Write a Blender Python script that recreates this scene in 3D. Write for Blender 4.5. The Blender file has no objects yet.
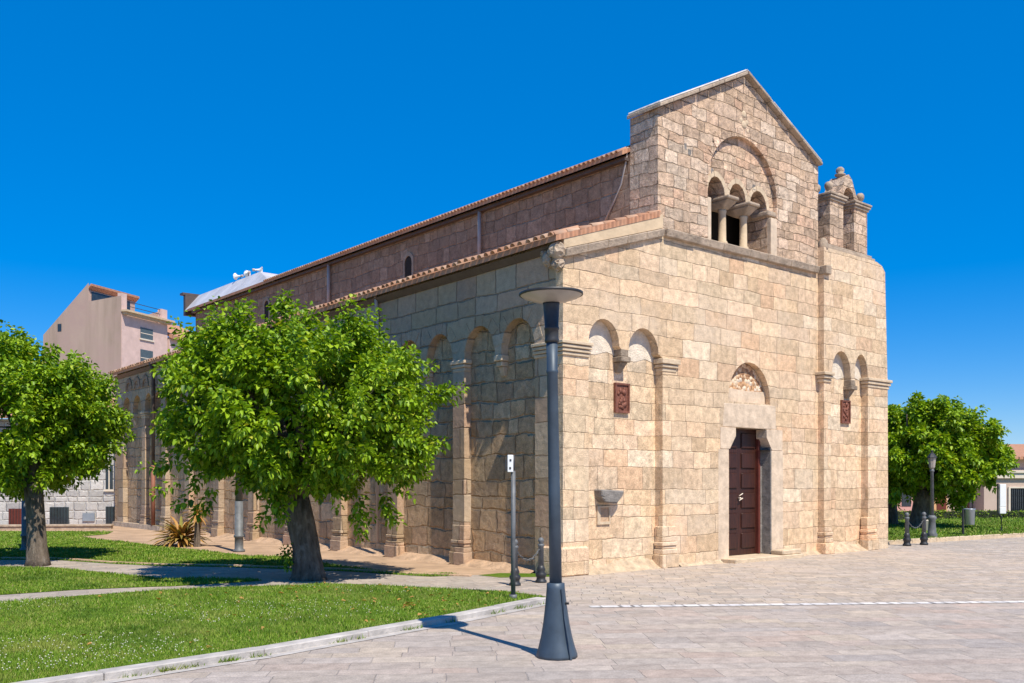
import bpy, bmesh, math, random
import numpy as np
from mathutils import Vector, Matrix
from mathutils.geometry import tessellate_polygon

S = bpy.context.scene
COL = S.collection
R = math.radians
random.seed(7)

# ------------------------------------------------------------ camera, sky, sun
FPX, CX, HOR, CAMH = 941.0, 512.0, 480.0, 1.7
U = Vector((0.765, 0.644, 0)).normalized()      # world X seen in (right, forward)
V = Vector((-U.y, U.x, 0))
CAMX, CAMY = -11.310, -12.047
cam = bpy.data.cameras.new('camera')
cam.sensor_width = 36.0
cam.lens = 36.0 * FPX / 1024.0
cam.shift_y = (HOR - 341.5) / 1024.0
cam.clip_start = 0.1
cam.clip_end = 6000
co = bpy.data.objects.new('camera', cam)
COL.objects.link(co)
co.location = (CAMX, CAMY, CAMH)
co.rotation_euler = (R(90), 0, math.atan2(V.y, U.y) - R(90))
S.camera = co

SUN_EL = R(56)
SX, SY = -math.sin(R(9.5)), -math.cos(R(9.5))          # horizontal direction towards the sun
w = bpy.data.worlds.new('World'); S.world = w; w.use_nodes = True
nt = w.node_tree
sky = nt.nodes.new('ShaderNodeTexSky')
sky.sky_type = 'NISHITA'; sky.sun_disc = False
sky.sun_elevation = SUN_EL
sky.sun_rotation = math.atan2(SX, SY)
sky.air_density = 0.9; sky.dust_density = 0.1; sky.ozone_density = 5.0
hs = nt.nodes.new('ShaderNodeHueSaturation')
hs.inputs['Saturation'].default_value = 1.5
hs.inputs['Hue'].default_value = 0.507
bg = nt.nodes['Background']; bg.inputs[1].default_value = 0.12
nt.links.new(sky.outputs[0], hs.inputs['Color']); 
ev = nt.nodes.new('ShaderNodeMix'); ev.data_type = 'RGBA'; ev.inputs[0].default_value = 0.48
ev.inputs[7].default_value = (0.0, 1.52, 4.75, 1)          # evens out the deep polarised blue
nt.links.new(hs.outputs[0], ev.inputs[6]); nt.links.new(ev.outputs[2], bg.inputs[0])

sl = bpy.data.lights.new('sun', 'SUN'); sl.energy = 4.6; sl.angle = R(0.5); sl.color = (1, 0.93, 0.80)
so = bpy.data.objects.new('sun', sl); COL.objects.link(so)
d = Vector((SX * math.cos(SUN_EL), SY * math.cos(SUN_EL), math.sin(SUN_EL)))
so.rotation_euler = d.to_track_quat('Z', 'Y').to_euler(); so.location = (-5, -20, 30)
S.view_settings.view_transform = 'Standard'
S.view_settings.look = 'None'
S.view_settings.gamma = 1
S.view_settings.exposure = 0.42
S.cycles.max_bounces = 6
S.cycles.use_denoising = True


def G(px, py, z=0.0):
    """ground point (height z) seen at a pixel of the survey photograph"""
    a = (px - CX) / FPX; b = (HOR - py) / FPX
    t = (z - CAMH) / b
    return Vector((CAMX + t * (a * U.x + U.y), CAMY + t * (a * V.x + V.y), z))


def P(right, fwd, z=0.0):
    return Vector((CAMX + right * U.x + fwd * U.y, CAMY + right * V.x + fwd * V.y, z))


# ------------------------------------------------------------ materials
class NB:
    def __init__(s, name, rough=0.8, spec=0.3):
        s.m = bpy.data.materials.new(name); s.m.use_nodes = True
        s.t = s.m.node_tree; s.b = s.t.nodes['Principled BSDF']
        s.b.inputs['Roughness'].default_value = rough
        s.b.inputs['Specular IOR Level'].default_value = spec

    def n(s, typ, **kw):
        nd = s.t.nodes.new(typ)
        for k, v in kw.items():
            setattr(nd, k, v)
        return nd

    def l(s, a, b):
        s.t.links.new(a, b)

    def val(s, sock, v):
        if hasattr(v, 'is_output') or hasattr(v, 'links'):
            s.l(v, sock)
        else:
            sock.default_value = v

    def math(s, op, a, b=0.0, c=None, clamp=False):
        nd = s.n('ShaderNodeMath', operation=op, use_clamp=clamp)
        s.val(nd.inputs[0], a); s.val(nd.inputs[1], b)
        if c is not None: s.val(nd.inputs[2], c)
        return nd.outputs[0]

    def coord(s):
        if not hasattr(s, '_c'):
            s._c = s.n('ShaderNodeTexCoord').outputs['Object']
        return s._c

    def noise(s, scale, detail=4, rough=0.6, vec=None, out=0):
        nd = s.n('ShaderNodeTexNoise')
        nd.inputs['Scale'].default_value = scale; nd.inputs['Detail'].default_value = detail
        nd.inputs['Roughness'].default_value = rough
        s.l(vec if vec is not None else s.coord(), nd.inputs['Vector'])
        return nd.outputs[out]

    def mr(s, v, a, b, c=0.0, d=1.0, smooth=False):
        nd = s.n('ShaderNodeMapRange')
        if smooth: nd.interpolation_type = 'SMOOTHSTEP'
        s.val(nd.inputs[0], v)
        for i, x in enumerate((a, b, c, d)): nd.inputs[i + 1].default_value = x
        return nd.outputs[0]

    def ramp(s, v, stops, interp='LINEAR'):
        nd = s.n('ShaderNodeValToRGB'); cr = nd.color_ramp; cr.interpolation = interp
        while len(cr.elements) < len(stops): cr.elements.new(0.5)
        for e, (p, c) in zip(cr.elements, stops):
            e.position = p; e.color = (*c, 1)
        s.l(v, nd.inputs[0])
        return nd.outputs[0]

    def mix(s, f, a, b, mode='MIX'):
        nd = s.n('ShaderNodeMix', data_type='RGBA', blend_type=mode)
        s.val(nd.inputs[0], f)
        for i, c in ((6, a), (7, b)):
            if isinstance(c, tuple): nd.inputs[i].default_value = (*c, 1)
            else: s.l(c, nd.inputs[i])
        return nd.outputs[2]

    def base(s, c):
        if isinstance(c, tuple): s.b.inputs['Base Color'].default_value = (*c, 1)
        else: s.l(c, s.b.inputs['Base Color'])
        return s

    def bump(s, h, dist, strength=1.0):
        nd = s.n('ShaderNodeBump'); nd.inputs['Distance'].default_value = dist
        nd.inputs['Strength'].default_value = strength
        s.l(h, nd.inputs['Height']); s.l(nd.outputs[0], s.b.inputs['Normal'])
        return s


def simple(name, c, rough=0.7, var=0.15, nscale=6.0, metal=0.0, bumpd=0.0, spec=0.3, c2=None):
    m = NB(name, rough, spec)
    n1 = m.noise(nscale, 5)
    lo = tuple(x * (1 - var) for x in c); hi = c2 or tuple(min(1, x * (1 + var)) for x in c)
    m.base(m.ramp(n1, [(0.3, lo), (0.7, hi)]))
    m.b.inputs['Metallic'].default_value = metal
    if bumpd: m.bump(m.noise(nscale * 4, 4), bumpd)
    return m.m


def masonry(name, cols, rowh, colw, mortar, joint=0.012, bumpd=0.02, warp=0.05, rough=0.9,
            speck=0.22, stain=None, stain_amt=0.4, axis='wall', rot=0.0, joint_amt=0.8, grain=0.5, stain_scale=0.55, vary=0.24, pits=0.0, rowr=0.75, streak=0.0, vj=1.0):
    m = NB(name, rough, 0.2)
    tc = m.coord()
    if axis == 'floor':
        mp = m.n('ShaderNodeMapping'); mp.inputs['Rotation'].default_value = (0, 0, rot)
        m.l(tc, mp.inputs[0]); src = mp.outputs[0]
    else:
        src = tc
    sep = m.n('ShaderNodeSeparateXYZ'); m.l(src, sep.inputs[0])
    if axis == 'floor':
        s0, z0 = sep.outputs[0], sep.outputs[1]
    else:
        s0 = m.math('ADD', sep.outputs[0], sep.outputs[1]); z0 = sep.outputs[2]
    w1 = m.noise(0.9, 2); w2 = m.noise(5.0, 3)
    dz = m.math('MULTIPLY', m.math('SUBTRACT', w1, 0.5), warp * 2.2)
    dz2 = m.math('MULTIPLY', m.math('SUBTRACT', w2, 0.5), warp * 0.9)
    z = m.math('ADD', m.math('ADD', z0, dz), dz2)
    s = m.math('ADD', m.math('ADD', s0, dz2), m.math('MULTIPLY', dz, 0.7))

    def vor(wv, feature, rnd):
        nd = m.n('ShaderNodeTexVoronoi', voronoi_dimensions='1D', feature=feature)
        nd.inputs['Scale'].default_value = 1.0; nd.inputs['Randomness'].default_value = rnd
        m.l(wv, nd.inputs['W'])
        return nd
    zw = m.math('DIVIDE', z, rowh)
    rv = vor(zw, 'F1', rowr); rd = vor(zw, 'DISTANCE_TO_EDGE', rowr)
    rs = m.n('ShaderNodeSeparateColor'); m.l(rv.outputs['Color'], rs.inputs[0])
    width = m.math('MULTIPLY_ADD', rs.outputs[1], colw * 0.7, colw * 0.65)
    sw = m.math('ADD', m.math('DIVIDE', s, width), m.math('MULTIPLY', rs.outputs[0], 371.3))
    cv = vor(sw, 'F1', 0.9); cd = vor(sw, 'DISTANCE_TO_EDGE', 0.9)
    cs = m.n('ShaderNodeSeparateColor'); m.l(cv.outputs['Color'], cs.inputs[0])
    edge = m.math('MINIMUM', m.math('MULTIPLY', rd.outputs['Distance'], rowh),
                  m.math('MULTIPLY', m.math('MULTIPLY', cd.outputs['Distance'], vj), width))
    jn = m.noise(9.0, 3)
    je = m.math('ADD', edge, m.math('MULTIPLY', m.math('SUBTRACT', jn, 0.5), joint * 2.0))
    jw = m.mr(m.noise(2.3, 4, 0.7), 0.35, 0.7, joint * 0.5, joint * 2.2)
    blk = m.math('SUBTRACT', je, m.math('MULTIPLY', jw, 0.35)); blk = m.math('DIVIDE', blk, jw, clamp=True)
    k = len(cols)
    col = m.ramp(cs.outputs[0], [((i + 0.5) / k, c) for i, c in enumerate(cols)])
    val = m.math('MULTIPLY_ADD', cs.outputs[1], vary, 1.0 - vary / 2)
    vv = m.n('ShaderNodeCombineColor')
    for i in range(3): m.l(val, vv.inputs[i])
    col = m.mix(1.0, col, vv.outputs[0], 'MULTIPLY')
    fine = m.noise(55.0, 3, 0.7); med = m.noise(7.0, 5, 0.65)
    f1 = m.mr(fine, 0.25, 0.75, 1 - speck, 1 + speck); f2 = m.mr(med, 0.25, 0.75, 1 - speck * 0.9, 1 + speck * 0.9)
    ff = m.math('MULTIPLY', f1, f2)
    fc = m.n('ShaderNodeCombineColor')
    for i in range(3): m.l(ff, fc.inputs[i])
    col = m.mix(1.0, col, fc.outputs[0], 'MULTIPLY')
    if stain:
        big = m.noise(stain_scale, 7, 0.68)
        col = m.mix(m.mr(big, 0.5, 0.72, 0, stain_amt, True), col, stain)
    jm = m.noise(1.7, 3)
    jf = m.math('MULTIPLY', m.math('SUBTRACT', 1.0, blk), m.mr(jm, 0.38, 0.66, joint_amt * 0.15, joint_amt))
    col = m.mix(jf, col, mortar)
    if pits:
        pv = m.noise(16.0, 6, 0.75)
        col = m.mix(m.mr(pv, 0.60, 0.74, 0, pits, True), col, mortar)
        pv2 = m.noise(2.6, 5, 0.7)
        col = m.mix(m.mr(pv2, 0.55, 0.75, 0, 0.30, True), col, (mortar[0] * 1.5, mortar[1] * 1.5, mortar[2] * 1.5))
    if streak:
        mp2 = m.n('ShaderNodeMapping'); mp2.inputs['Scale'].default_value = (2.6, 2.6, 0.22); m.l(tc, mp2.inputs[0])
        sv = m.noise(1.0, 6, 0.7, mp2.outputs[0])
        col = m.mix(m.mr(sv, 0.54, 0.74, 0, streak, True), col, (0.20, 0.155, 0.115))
    m.base(col)
    hgt = m.math('ADD', m.math('MULTIPLY', blk, 1.0), m.math('MULTIPLY', med, grain))
    hgt = m.math('ADD', hgt, m.math('MULTIPLY', cs.outputs[2], 0.5))
    hgt = m.math('ADD', hgt, m.math('MULTIPLY', fine, grain * 0.25))
    m.bump(hgt, bumpd)
    return m.m


M = {}
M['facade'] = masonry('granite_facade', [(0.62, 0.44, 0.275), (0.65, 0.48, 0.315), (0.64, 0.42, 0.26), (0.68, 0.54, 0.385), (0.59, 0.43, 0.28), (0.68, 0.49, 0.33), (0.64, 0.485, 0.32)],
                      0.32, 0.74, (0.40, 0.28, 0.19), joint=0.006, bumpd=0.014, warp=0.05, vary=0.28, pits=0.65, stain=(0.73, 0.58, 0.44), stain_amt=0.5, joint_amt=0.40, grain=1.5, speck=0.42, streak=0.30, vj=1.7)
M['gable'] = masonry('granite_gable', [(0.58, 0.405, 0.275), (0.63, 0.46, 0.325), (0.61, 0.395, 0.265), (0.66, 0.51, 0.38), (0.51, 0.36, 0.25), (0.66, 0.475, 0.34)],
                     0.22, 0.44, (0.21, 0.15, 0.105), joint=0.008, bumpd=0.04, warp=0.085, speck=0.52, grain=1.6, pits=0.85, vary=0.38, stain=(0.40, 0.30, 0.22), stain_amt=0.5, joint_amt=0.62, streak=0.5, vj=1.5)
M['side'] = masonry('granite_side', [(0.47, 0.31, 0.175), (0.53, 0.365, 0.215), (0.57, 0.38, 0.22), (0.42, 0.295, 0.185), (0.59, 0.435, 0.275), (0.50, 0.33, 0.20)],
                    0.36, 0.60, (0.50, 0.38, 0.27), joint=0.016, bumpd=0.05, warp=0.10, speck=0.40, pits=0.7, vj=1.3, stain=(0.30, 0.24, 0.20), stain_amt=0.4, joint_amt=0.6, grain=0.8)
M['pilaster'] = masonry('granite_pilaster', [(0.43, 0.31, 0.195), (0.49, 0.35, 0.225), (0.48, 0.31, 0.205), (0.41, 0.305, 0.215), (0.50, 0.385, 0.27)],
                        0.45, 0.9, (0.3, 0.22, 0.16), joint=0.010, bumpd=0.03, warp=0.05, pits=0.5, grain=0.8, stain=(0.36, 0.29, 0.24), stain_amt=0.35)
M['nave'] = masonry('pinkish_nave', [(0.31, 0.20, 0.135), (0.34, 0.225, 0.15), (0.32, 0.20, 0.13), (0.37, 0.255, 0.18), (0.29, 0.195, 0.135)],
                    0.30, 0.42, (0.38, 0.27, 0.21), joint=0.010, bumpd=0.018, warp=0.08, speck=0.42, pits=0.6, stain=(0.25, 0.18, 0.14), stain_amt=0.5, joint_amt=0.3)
M['trim'] = simple('weathered_trim', (0.40, 0.31, 0.23), 0.9, 0.32, 5, bumpd=0.02)
M['weathered'] = simple('dark_weathered_stone', (0.27, 0.21, 0.155), 0.9, 0.4, 7, bumpd=0.02)
M['paletrim'] = simple('pale_trim', (0.58, 0.45, 0.31), 0.9, 0.2, 5, bumpd=0.015)
M['palestone'] = simple('pale_granite', (0.60, 0.47, 0.345), 0.88, 0.24, 4, bumpd=0.012)
M['whiteplaster'] = simple('white_plaster', (0.70, 0.60, 0.48), 0.9, 0.18, 8, bumpd=0.02)
M['plaster'] = simple('tan_plaster', (0.58, 0.44, 0.29), 0.9, 0.14, 3, bumpd=0.01)
M['greystone'] = simple('grey_stone', (0.22, 0.20, 0.18), 0.9, 0.35, 9, bumpd=0.02)
M['skirt'] = simple('mortar_skirt', (0.54, 0.41, 0.28), 0.95, 0.3, 6, bumpd=0.04)
M['coping'] = simple('lime_coping', (0.62, 0.57, 0.52), 0.9, 0.25, 3, bumpd=0.015)
M['ledge'] = simple('earth_ledge', (0.46, 0.31, 0.20), 0.95, 0.28, 3.5, bumpd=0.035)
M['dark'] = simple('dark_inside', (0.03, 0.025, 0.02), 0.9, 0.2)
M['pipe'] = simple('brown_pipe', (0.10, 0.075, 0.065), 0.5, 0.2, 4)
M['rustpipe'] = simple('rust_pipe', (0.26, 0.10, 0.06), 0.6, 0.2, 4)
M['palepipe'] = simple('pale_pipe', (0.42, 0.36, 0.33), 0.5, 0.15, 4)
M['metalroof'] = simple('pale_sheet_roof', (0.50, 0.49, 0.52), 0.5, 0.22, 1.5)
M['post'] = simple('slate_metal', (0.055, 0.078, 0.105), 0.5, 0.22, 5, metal=0.2, spec=0.5)
M['postgrey'] = simple('grey_iron', (0.13, 0.135, 0.14), 0.55, 0.3, 8, metal=0.05, spec=0.4)
M['iron'] = simple('dark_iron', (0.05, 0.05, 0.052), 0.5, 0.3, 8, metal=0.5, spec=0.5)
M['diffuser'] = simple('lamp_glass', (0.34, 0.30, 0.26), 0.35, 0.15, 4, spec=0.5)
M['whitepaint'] = simple('white_paint', (0.78, 0.78, 0.77), 0.45, 0.05, 3)
M['glassdark'] = simple('dark_pane', (0.03, 0.04, 0.05), 0.12, 0.3, 2, spec=0.6)
M['bin'] = simple('bin_metal', (0.36, 0.40, 0.44), 0.35, 0.12, 3, metal=0.5)
M['bronze'] = simple('rusty_relief', (0.22, 0.085, 0.055), 0.55, 0.4, 14, metal=0.2, bumpd=0.01)
M['concrete'] = simple('pale_kerb', (0.42, 0.385, 0.355), 0.9, 0.28, 4, bumpd=0.012)
M['pinkwall'] = simple('pink_render', (0.64, 0.455, 0.40), 0.9, 0.13, 1.2)
M['pinkshade'] = simple('salmon_wall', (0.60, 0.33, 0.28), 0.9, 0.08, 0.8)
M['beigewall'] = simple('beige_render', (0.55, 0.42, 0.34), 0.9, 0.08, 0.8)
M['orange'] = simple('orange_render', (0.62, 0.36, 0.18), 0.9, 0.08, 0.8)
M['cream'] = simple('cream_paint', (0.72, 0.62, 0.50), 0.8, 0.06, 2)
M['shutter'] = simple('grey_blue_shutter', (0.08, 0.11, 0.13), 0.6, 0.15, 5)
M['redwood'] = simple('red_wood', (0.13, 0.03, 0.02), 0.6, 0.2, 5)
M['hedge'] = simple('clipped_hedge', (0.03, 0.04, 0.018), 0.9, 0.5, 5, bumpd=0.1)
M['hill'] = simple('far_hill', (0.05, 0.09, 0.12), 1.0, 0.3, 0.02)  # blue tint of distance haze is painted into the hill colour
M['greywall'] = masonry('grey_rubble', [(0.44, 0.42, 0.40), (0.52, 0.49, 0.46), (0.40, 0.38, 0.37), (0.58, 0.55, 0.52)], 0.28, 0.42, (0.62, 0.59, 0.55),
                        joint=0.02, bumpd=0.03, warp=0.08, joint_amt=0.6)

# stained beige render of the tall house
m = NB('stained_render', 0.95, 0.2)
mp = m.n('ShaderNodeMapping'); mp.inputs['Scale'].default_value = (0.5, 0.5, 0.06); m.l(m.coord(), mp.inputs[0])
m.base(m.mix(m.mr(m.noise(0.25, 4), 0.4, 0.65), m.ramp(m.noise(1.2, 6, 0.65, mp.outputs[0]), [(0.3, (0.34, 0.25, 0.19)), (0.6, (0.50, 0.37, 0.29))]), (0.46, 0.32, 0.27)))
M['stained'] = m.m

# rubble infill of the lunette
m = NB('rubble_lunette', 0.9, 0.2)
v = m.n('ShaderNodeTexVoronoi'); v.inputs['Scale'].default_value = 13; m.l(m.coord(), v.inputs['Vector'])
sc_ = m.n('ShaderNodeSeparateColor'); m.l(v.outputs['Color'], sc_.inputs[0])
m.base(m.ramp(sc_.outputs[0], [(0.0, (0.30, 0.16, 0.09)), (0.35, (0.58, 0.34, 0.18)), (0.7, (0.68, 0.52, 0.36)), (1.0, (0.72, 0.62, 0.50))]))
m.bump(m.math('SUBTRACT', 1.0, v.outputs['Distance']), 0.03)
M['rubble'] = m.m

# terracotta roof tiles
m = NB('terracotta', 0.85, 0.2)
g = m.n('ShaderNodeNewGeometry')
m.base(m.mix(m.mr(m.noise(3, 5), 0.45, 0.7, 0, 0.6), m.ramp(g.outputs['Random Per Island'], [(0.0, (0.36, 0.17, 0.10)), (0.5, (0.52, 0.28, 0.17)), (1.0, (0.58, 0.38, 0.26))]), (0.30, 0.24, 0.19)))
M['tile'] = m.m
m = NB('tile_sheet', 0.85, 0.2)
wv = m.n('ShaderNodeTexWave', wave_type='BANDS', bands_direction='X'); wv.inputs['Scale'].default_value = 1.5
wv.inputs['Distortion'].default_value = 0.3
m.l(m.coord(), wv.inputs['Vector'])
m.base(m.mix(m.mr(m.noise(2.5, 5), 0.4, 0.7, 0, 0.6), m.ramp(m.noise(6, 3), [(0.3, (0.46, 0.20, 0.11)), (0.7, (0.62, 0.32, 0.19))]), (0.40, 0.26, 0.18)))
m.bump(wv.outputs['Fac'], 0.06)
M['tilesheet'] = m.m

# door wood
m = NB('door_wood', 0.45, 0.4)
mp = m.n('ShaderNodeMapping'); mp.inputs['Scale'].default_value = (14, 14, 1.0); m.l(m.coord(), mp.inputs[0])
m.base(m.ramp(m.noise(2.0, 5, 0.6, mp.outputs[0]), [(0.3, (0.022, 0.007, 0.004)), (0.7, (0.065, 0.019, 0.010))]))
M['door'] = m.m

# ground sheets
DR = math.atan2(-3.53, 4.99)      # direction of the paving courses
M['paving'] = masonry('granite_paving', [(0.38, 0.32, 0.275), (0.41, 0.335, 0.28), (0.345, 0.30, 0.27), (0.44, 0.36, 0.285), (0.38, 0.325, 0.285), (0.405, 0.315, 0.26), (0.41, 0.35, 0.305)],
                      0.30, 0.60, (0.27, 0.23, 0.20), joint=0.006, bumpd=0.006, warp=0.03, vary=0.2, pits=0.35, rowr=0.8, rough=0.75, speck=0.3, stain=(0.29, 0.255, 0.23), stain_amt=0.5,
                      axis='floor', rot=-DR, joint_amt=0.27, grain=0.6, stain_scale=0.45)
M['paving_far'] = masonry('rough_cobble_paving', [(0.40, 0.33, 0.27), (0.45, 0.365, 0.285), (0.385, 0.33, 0.28), (0.42, 0.35, 0.295)],
                          0.22, 0.35, (0.34, 0.29, 0.26), joint=0.008, bumpd=0.010, warp=0.03, rough=0.8, speck=0.3, stain=(0.52, 0.42, 0.35), stain_amt=0.5,
                          axis='floor', rot=-DR + 0.12, joint_amt=0.3, grain=0.35, stain_scale=0.3)
M['path'] = masonry('path_paving', [(0.37, 0.315, 0.265), (0.41, 0.335, 0.275), (0.36, 0.31, 0.265)], 0.3, 0.5, (0.30, 0.25, 0.22), joint=0.012, bumpd=0.008,
                    warp=0.03, axis='floor', rot=0.3, stain=(0.46, 0.38, 0.31), stain_amt=0.5)
M['soil'] = simple('tan_soil', (0.42, 0.285, 0.185), 0.95, 0.25, 1.5, bumpd=0.03)
M['drain'] = masonry('drain_stone', [(0.62, 0.59, 0.57), (0.66, 0.63, 0.60), (0.58, 0.55, 0.54)], 5.0, 0.22, (0.14, 0.125, 0.12), joint=0.02, bumpd=0.01, warp=0.004,
                      axis='floor', rot=-DR, joint_amt=1.0)
m = NB('lawn_ground', 0.95, 0.1)
c = m.ramp(m.noise(0.55, 6, 0.65), [(0.32, (0.085, 0.175, 0.010)), (0.5, (0.145, 0.235, 0.02)), (0.64, (0.24, 0.26, 0.06)), (0.76, (0.36, 0.29, 0.12))])
c = m.mix(m.mr(m.noise(25, 4, 0.7), 0.35, 0.7, 0, 0.55), c, (0.075, 0.13, 0.018))
m.base(c); m.bump(m.noise(40, 4, 0.7), 0.04)
M['lawn'] = m.m
M['terrain'] = simple('dry_ground', (0.26, 0.22, 0.15), 0.95, 0.3, 0.05)


def leafmat(name, stops, trans=0.35, gloss=0.4):
    m = NB(name, gloss, 0.35)
    g = m.n('ShaderNodeNewGeometry')
    c = m.ramp(g.outputs['Random Per Island'], stops)
    m.base(c)
    tr = m.n('ShaderNodeBsdfTranslucent'); mx = m.n('ShaderNodeMixShader'); mx.inputs[0].default_value = trans
    tint = m.mix(1.0, c, (1.5, 1.35, 0.45), 'MULTIPLY'); m.l(tint, tr.inputs[0])
    out = [n for n in m.t.nodes if n.type == 'OUTPUT_MATERIAL'][0]
    m.l(m.b.outputs[0], mx.inputs[1]); m.l(tr.outputs[0], mx.inputs[2]); m.l(mx.outputs[0], out.inputs[0])
    return m.m


M['leaf'] = leafmat('broad_leaf', [(0.0, (0.07, 0.15, 0.006)), (0.4, (0.175, 0.31, 0.010)), (0.8, (0.29, 0.44, 0.016)), (0.97, (0.36, 0.49, 0.03)), (1.0, (0.46, 0.44, 0.06))], 0.26, 0.48)
M['blade_'] = leafmat('grass_blade', [(0.0, (0.07, 0.15, 0.010)), (0.5, (0.135, 0.24, 0.018)), (0.82, (0.22, 0.30, 0.04)), (1.0, (0.40, 0.35, 0.14))], 0.35, 0.6)
m = NB('grass_blade', 0.6, 0.25)
g = m.n('ShaderNodeNewGeometry')
c = m.ramp(g.outputs['Random Per Island'], [(0.0, (0.075, 0.165, 0.008)), (0.5, (0.14, 0.255, 0.012)), (0.85, (0.215, 0.31, 0.025)), (1.0, (0.42, 0.36, 0.14))])
c = m.mix(m.mr(m.noise(1.3, 7, 0.75), 0.50, 0.70, 0, 0.7), c, (0.33, 0.32, 0.08))
c = m.mix(m.mr(m.noise(0.6, 6, 0.7), 0.50, 0.64, 0, 0.75), c, (0.055, 0.125, 0.008))
m.base(c)
M['blade'] = m.m
M['flower'] = simple('clover_flower', (0.55, 0.55, 0.38), 0.8, 0.1)
M['yucca'] = leafmat('dry_frond', [(0.0, (0.14, 0.15, 0.03)), (0.35, (0.40, 0.22, 0.06)), (0.7, (0.50, 0.27, 0.08)), (1.0, (0.20, 0.22, 0.04))], 0.2, 0.6)
m = NB('bark', 0.95, 0.15)
mp = m.n('ShaderNodeMapping'); mp.inputs['Scale'].default_value = (5, 5, 1.4); m.l(m.coord(), mp.inputs[0])
bn = m.noise(2.6, 7, 0.7, mp.outputs[0])
m.base(m.mix(m.mr(m.noise(3.5, 4), 0.55, 0.72, 0, 0.7), m.ramp(bn, [(0.3, (0.07, 0.055, 0.042)), (0.55, (0.19, 0.15, 0.115)), (0.75, (0.30, 0.25, 0.20))]), (0.34, 0.30, 0.26)))
m.bump(bn, 0.06)
M['bark'] = m.m


# ------------------------------------------------------------ mesh helpers
def obj(name, bm, mat, parent=None, smooth=False, mats=None):
    me = bpy.data.meshes.new(name)
    bm.to_mesh(me); bm.free()
    for mm in (mats or [mat]): me.materials.append(mm if not isinstance(mm, str) else M[mm])
    if smooth:
        me.polygons.foreach_set('use_smooth', [True] * len(me.polygons))
    o = bpy.data.objects.new(name, me); COL.objects.link(o)
    if parent: o.parent = parent
    return o


def tag(o, label, cat, group=None):
    o['label'] = label; o['category'] = cat
    if group: o['group'] = group
    return o


def thing(name, label, cat, loc=(0, 0, 0), rotz=0.0, group=None):
    o = bpy.data.objects.new(name, None); COL.objects.link(o)
    o.location = loc; o.rotation_euler = (0, 0, rotz); o.empty_display_size = 0.3
    return tag(o, label, cat, group)


def struct(o):
    o['kind'] = 'structure'; return o


def dup(root, loc, rotz, label, group=None):
    r = root.copy(); COL.objects.link(r); r.location = loc; r.rotation_euler = (0, 0, rotz)
    r['label'] = label
    if group: r['group'] = group
    for ch in list(root.children):
        c = ch.copy(); COL.objects.link(c); c.parent = r
        for g in list(ch.children):
            dd = g.copy(); COL.objects.link(dd); dd.parent = c
    return r


def B():
    return bmesh.new()


def box(bm, x0, x1, y0, y1, z0, z1, jit=0.0):
    vs = []
    for x in (x0, x1):
        for y in (y0, y1):
            for z in (z0, z1):
                vs.append(bm.verts.new((x + random.uniform(-jit, jit), y + random.uniform(-jit, jit), z + random.uniform(-jit, jit))))
    for f in ((0, 1, 3, 2), (4, 6, 7, 5), (0, 4, 5, 1), (2, 3, 7, 6), (0, 2, 6, 4), (1, 5, 7, 3)):
        bm.faces.new([vs[i] for i in f])
    return vs


def bevel(bm, w, seg=1):
    bmesh.ops.bevel(bm, geom=list(bm.edges), offset=w, segments=seg, affect='EDGES', profile=0.5)
    return bm


def hexa(bm, pts):
    """pts: 4 bottom (ccw), 4 top"""
    v = [bm.verts.new(p) for p in pts]
    for f in ((3, 2, 1, 0), (4, 5, 6, 7), (0, 1, 5, 4), (1, 2, 6, 5), (2, 3, 7, 6), (3, 0, 4, 7)):
        bm.faces.new([v[i] for i in f])


def slab(bm, outer, holes, d0, d1, fn):
    """2-D outline with holes, extruded between depths d0 and d1; fn(a, b, d) -> point"""
    loops = [list(outer)] + [list(h) for h in holes]
    tris = tessellate_polygon([[Vector((a, b, 0)) for a, b in lp] for lp in loops])
    flat = [p for lp in loops for p in lp]
    f0 = [bm.verts.new(fn(a, b, d0)) for a, b in flat]
    f1 = [bm.verts.new(fn(a, b, d1)) for a, b in flat]
    for t in tris:
        if len(set(t)) < 3: continue
        try:
            bm.faces.new([f0[i] for i in t]); bm.faces.new([f1[i] for i in reversed(t)])
        except ValueError:
            pass
    k = 0
    for lp in loops:
        n = len(lp)
        for i in range(n):
            a, b = k + i, k + (i + 1) % n
            try: bm.faces.new([f0[a], f0[b], f1[b], f1[a]])
            except ValueError: pass
        k += n
    bmesh.ops.recalc_face_normals(bm, faces=list(bm.faces))


def arcpts(cx, cz, r, a0, a1, n=12, rz=None):
    rz = rz or r
    return [(cx + r * math.cos(R(a0 + (a1 - a0) * i / n)), cz + rz * math.sin(R(a0 + (a1 - a0) * i / n))) for i in range(n + 1)]


def arch_hole(x0, x1, zb, zs, n=12, zt=None):
    """opening outline: up from zb to springing zs with an arch on top"""
    r = (x1 - x0) / 2; cx = (x0 + x1) / 2
    return [(x0, zb), (x1, zb)] + arcpts(cx, zs, r, 0, 180, n, (zt - zs) if zt else None)


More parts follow.
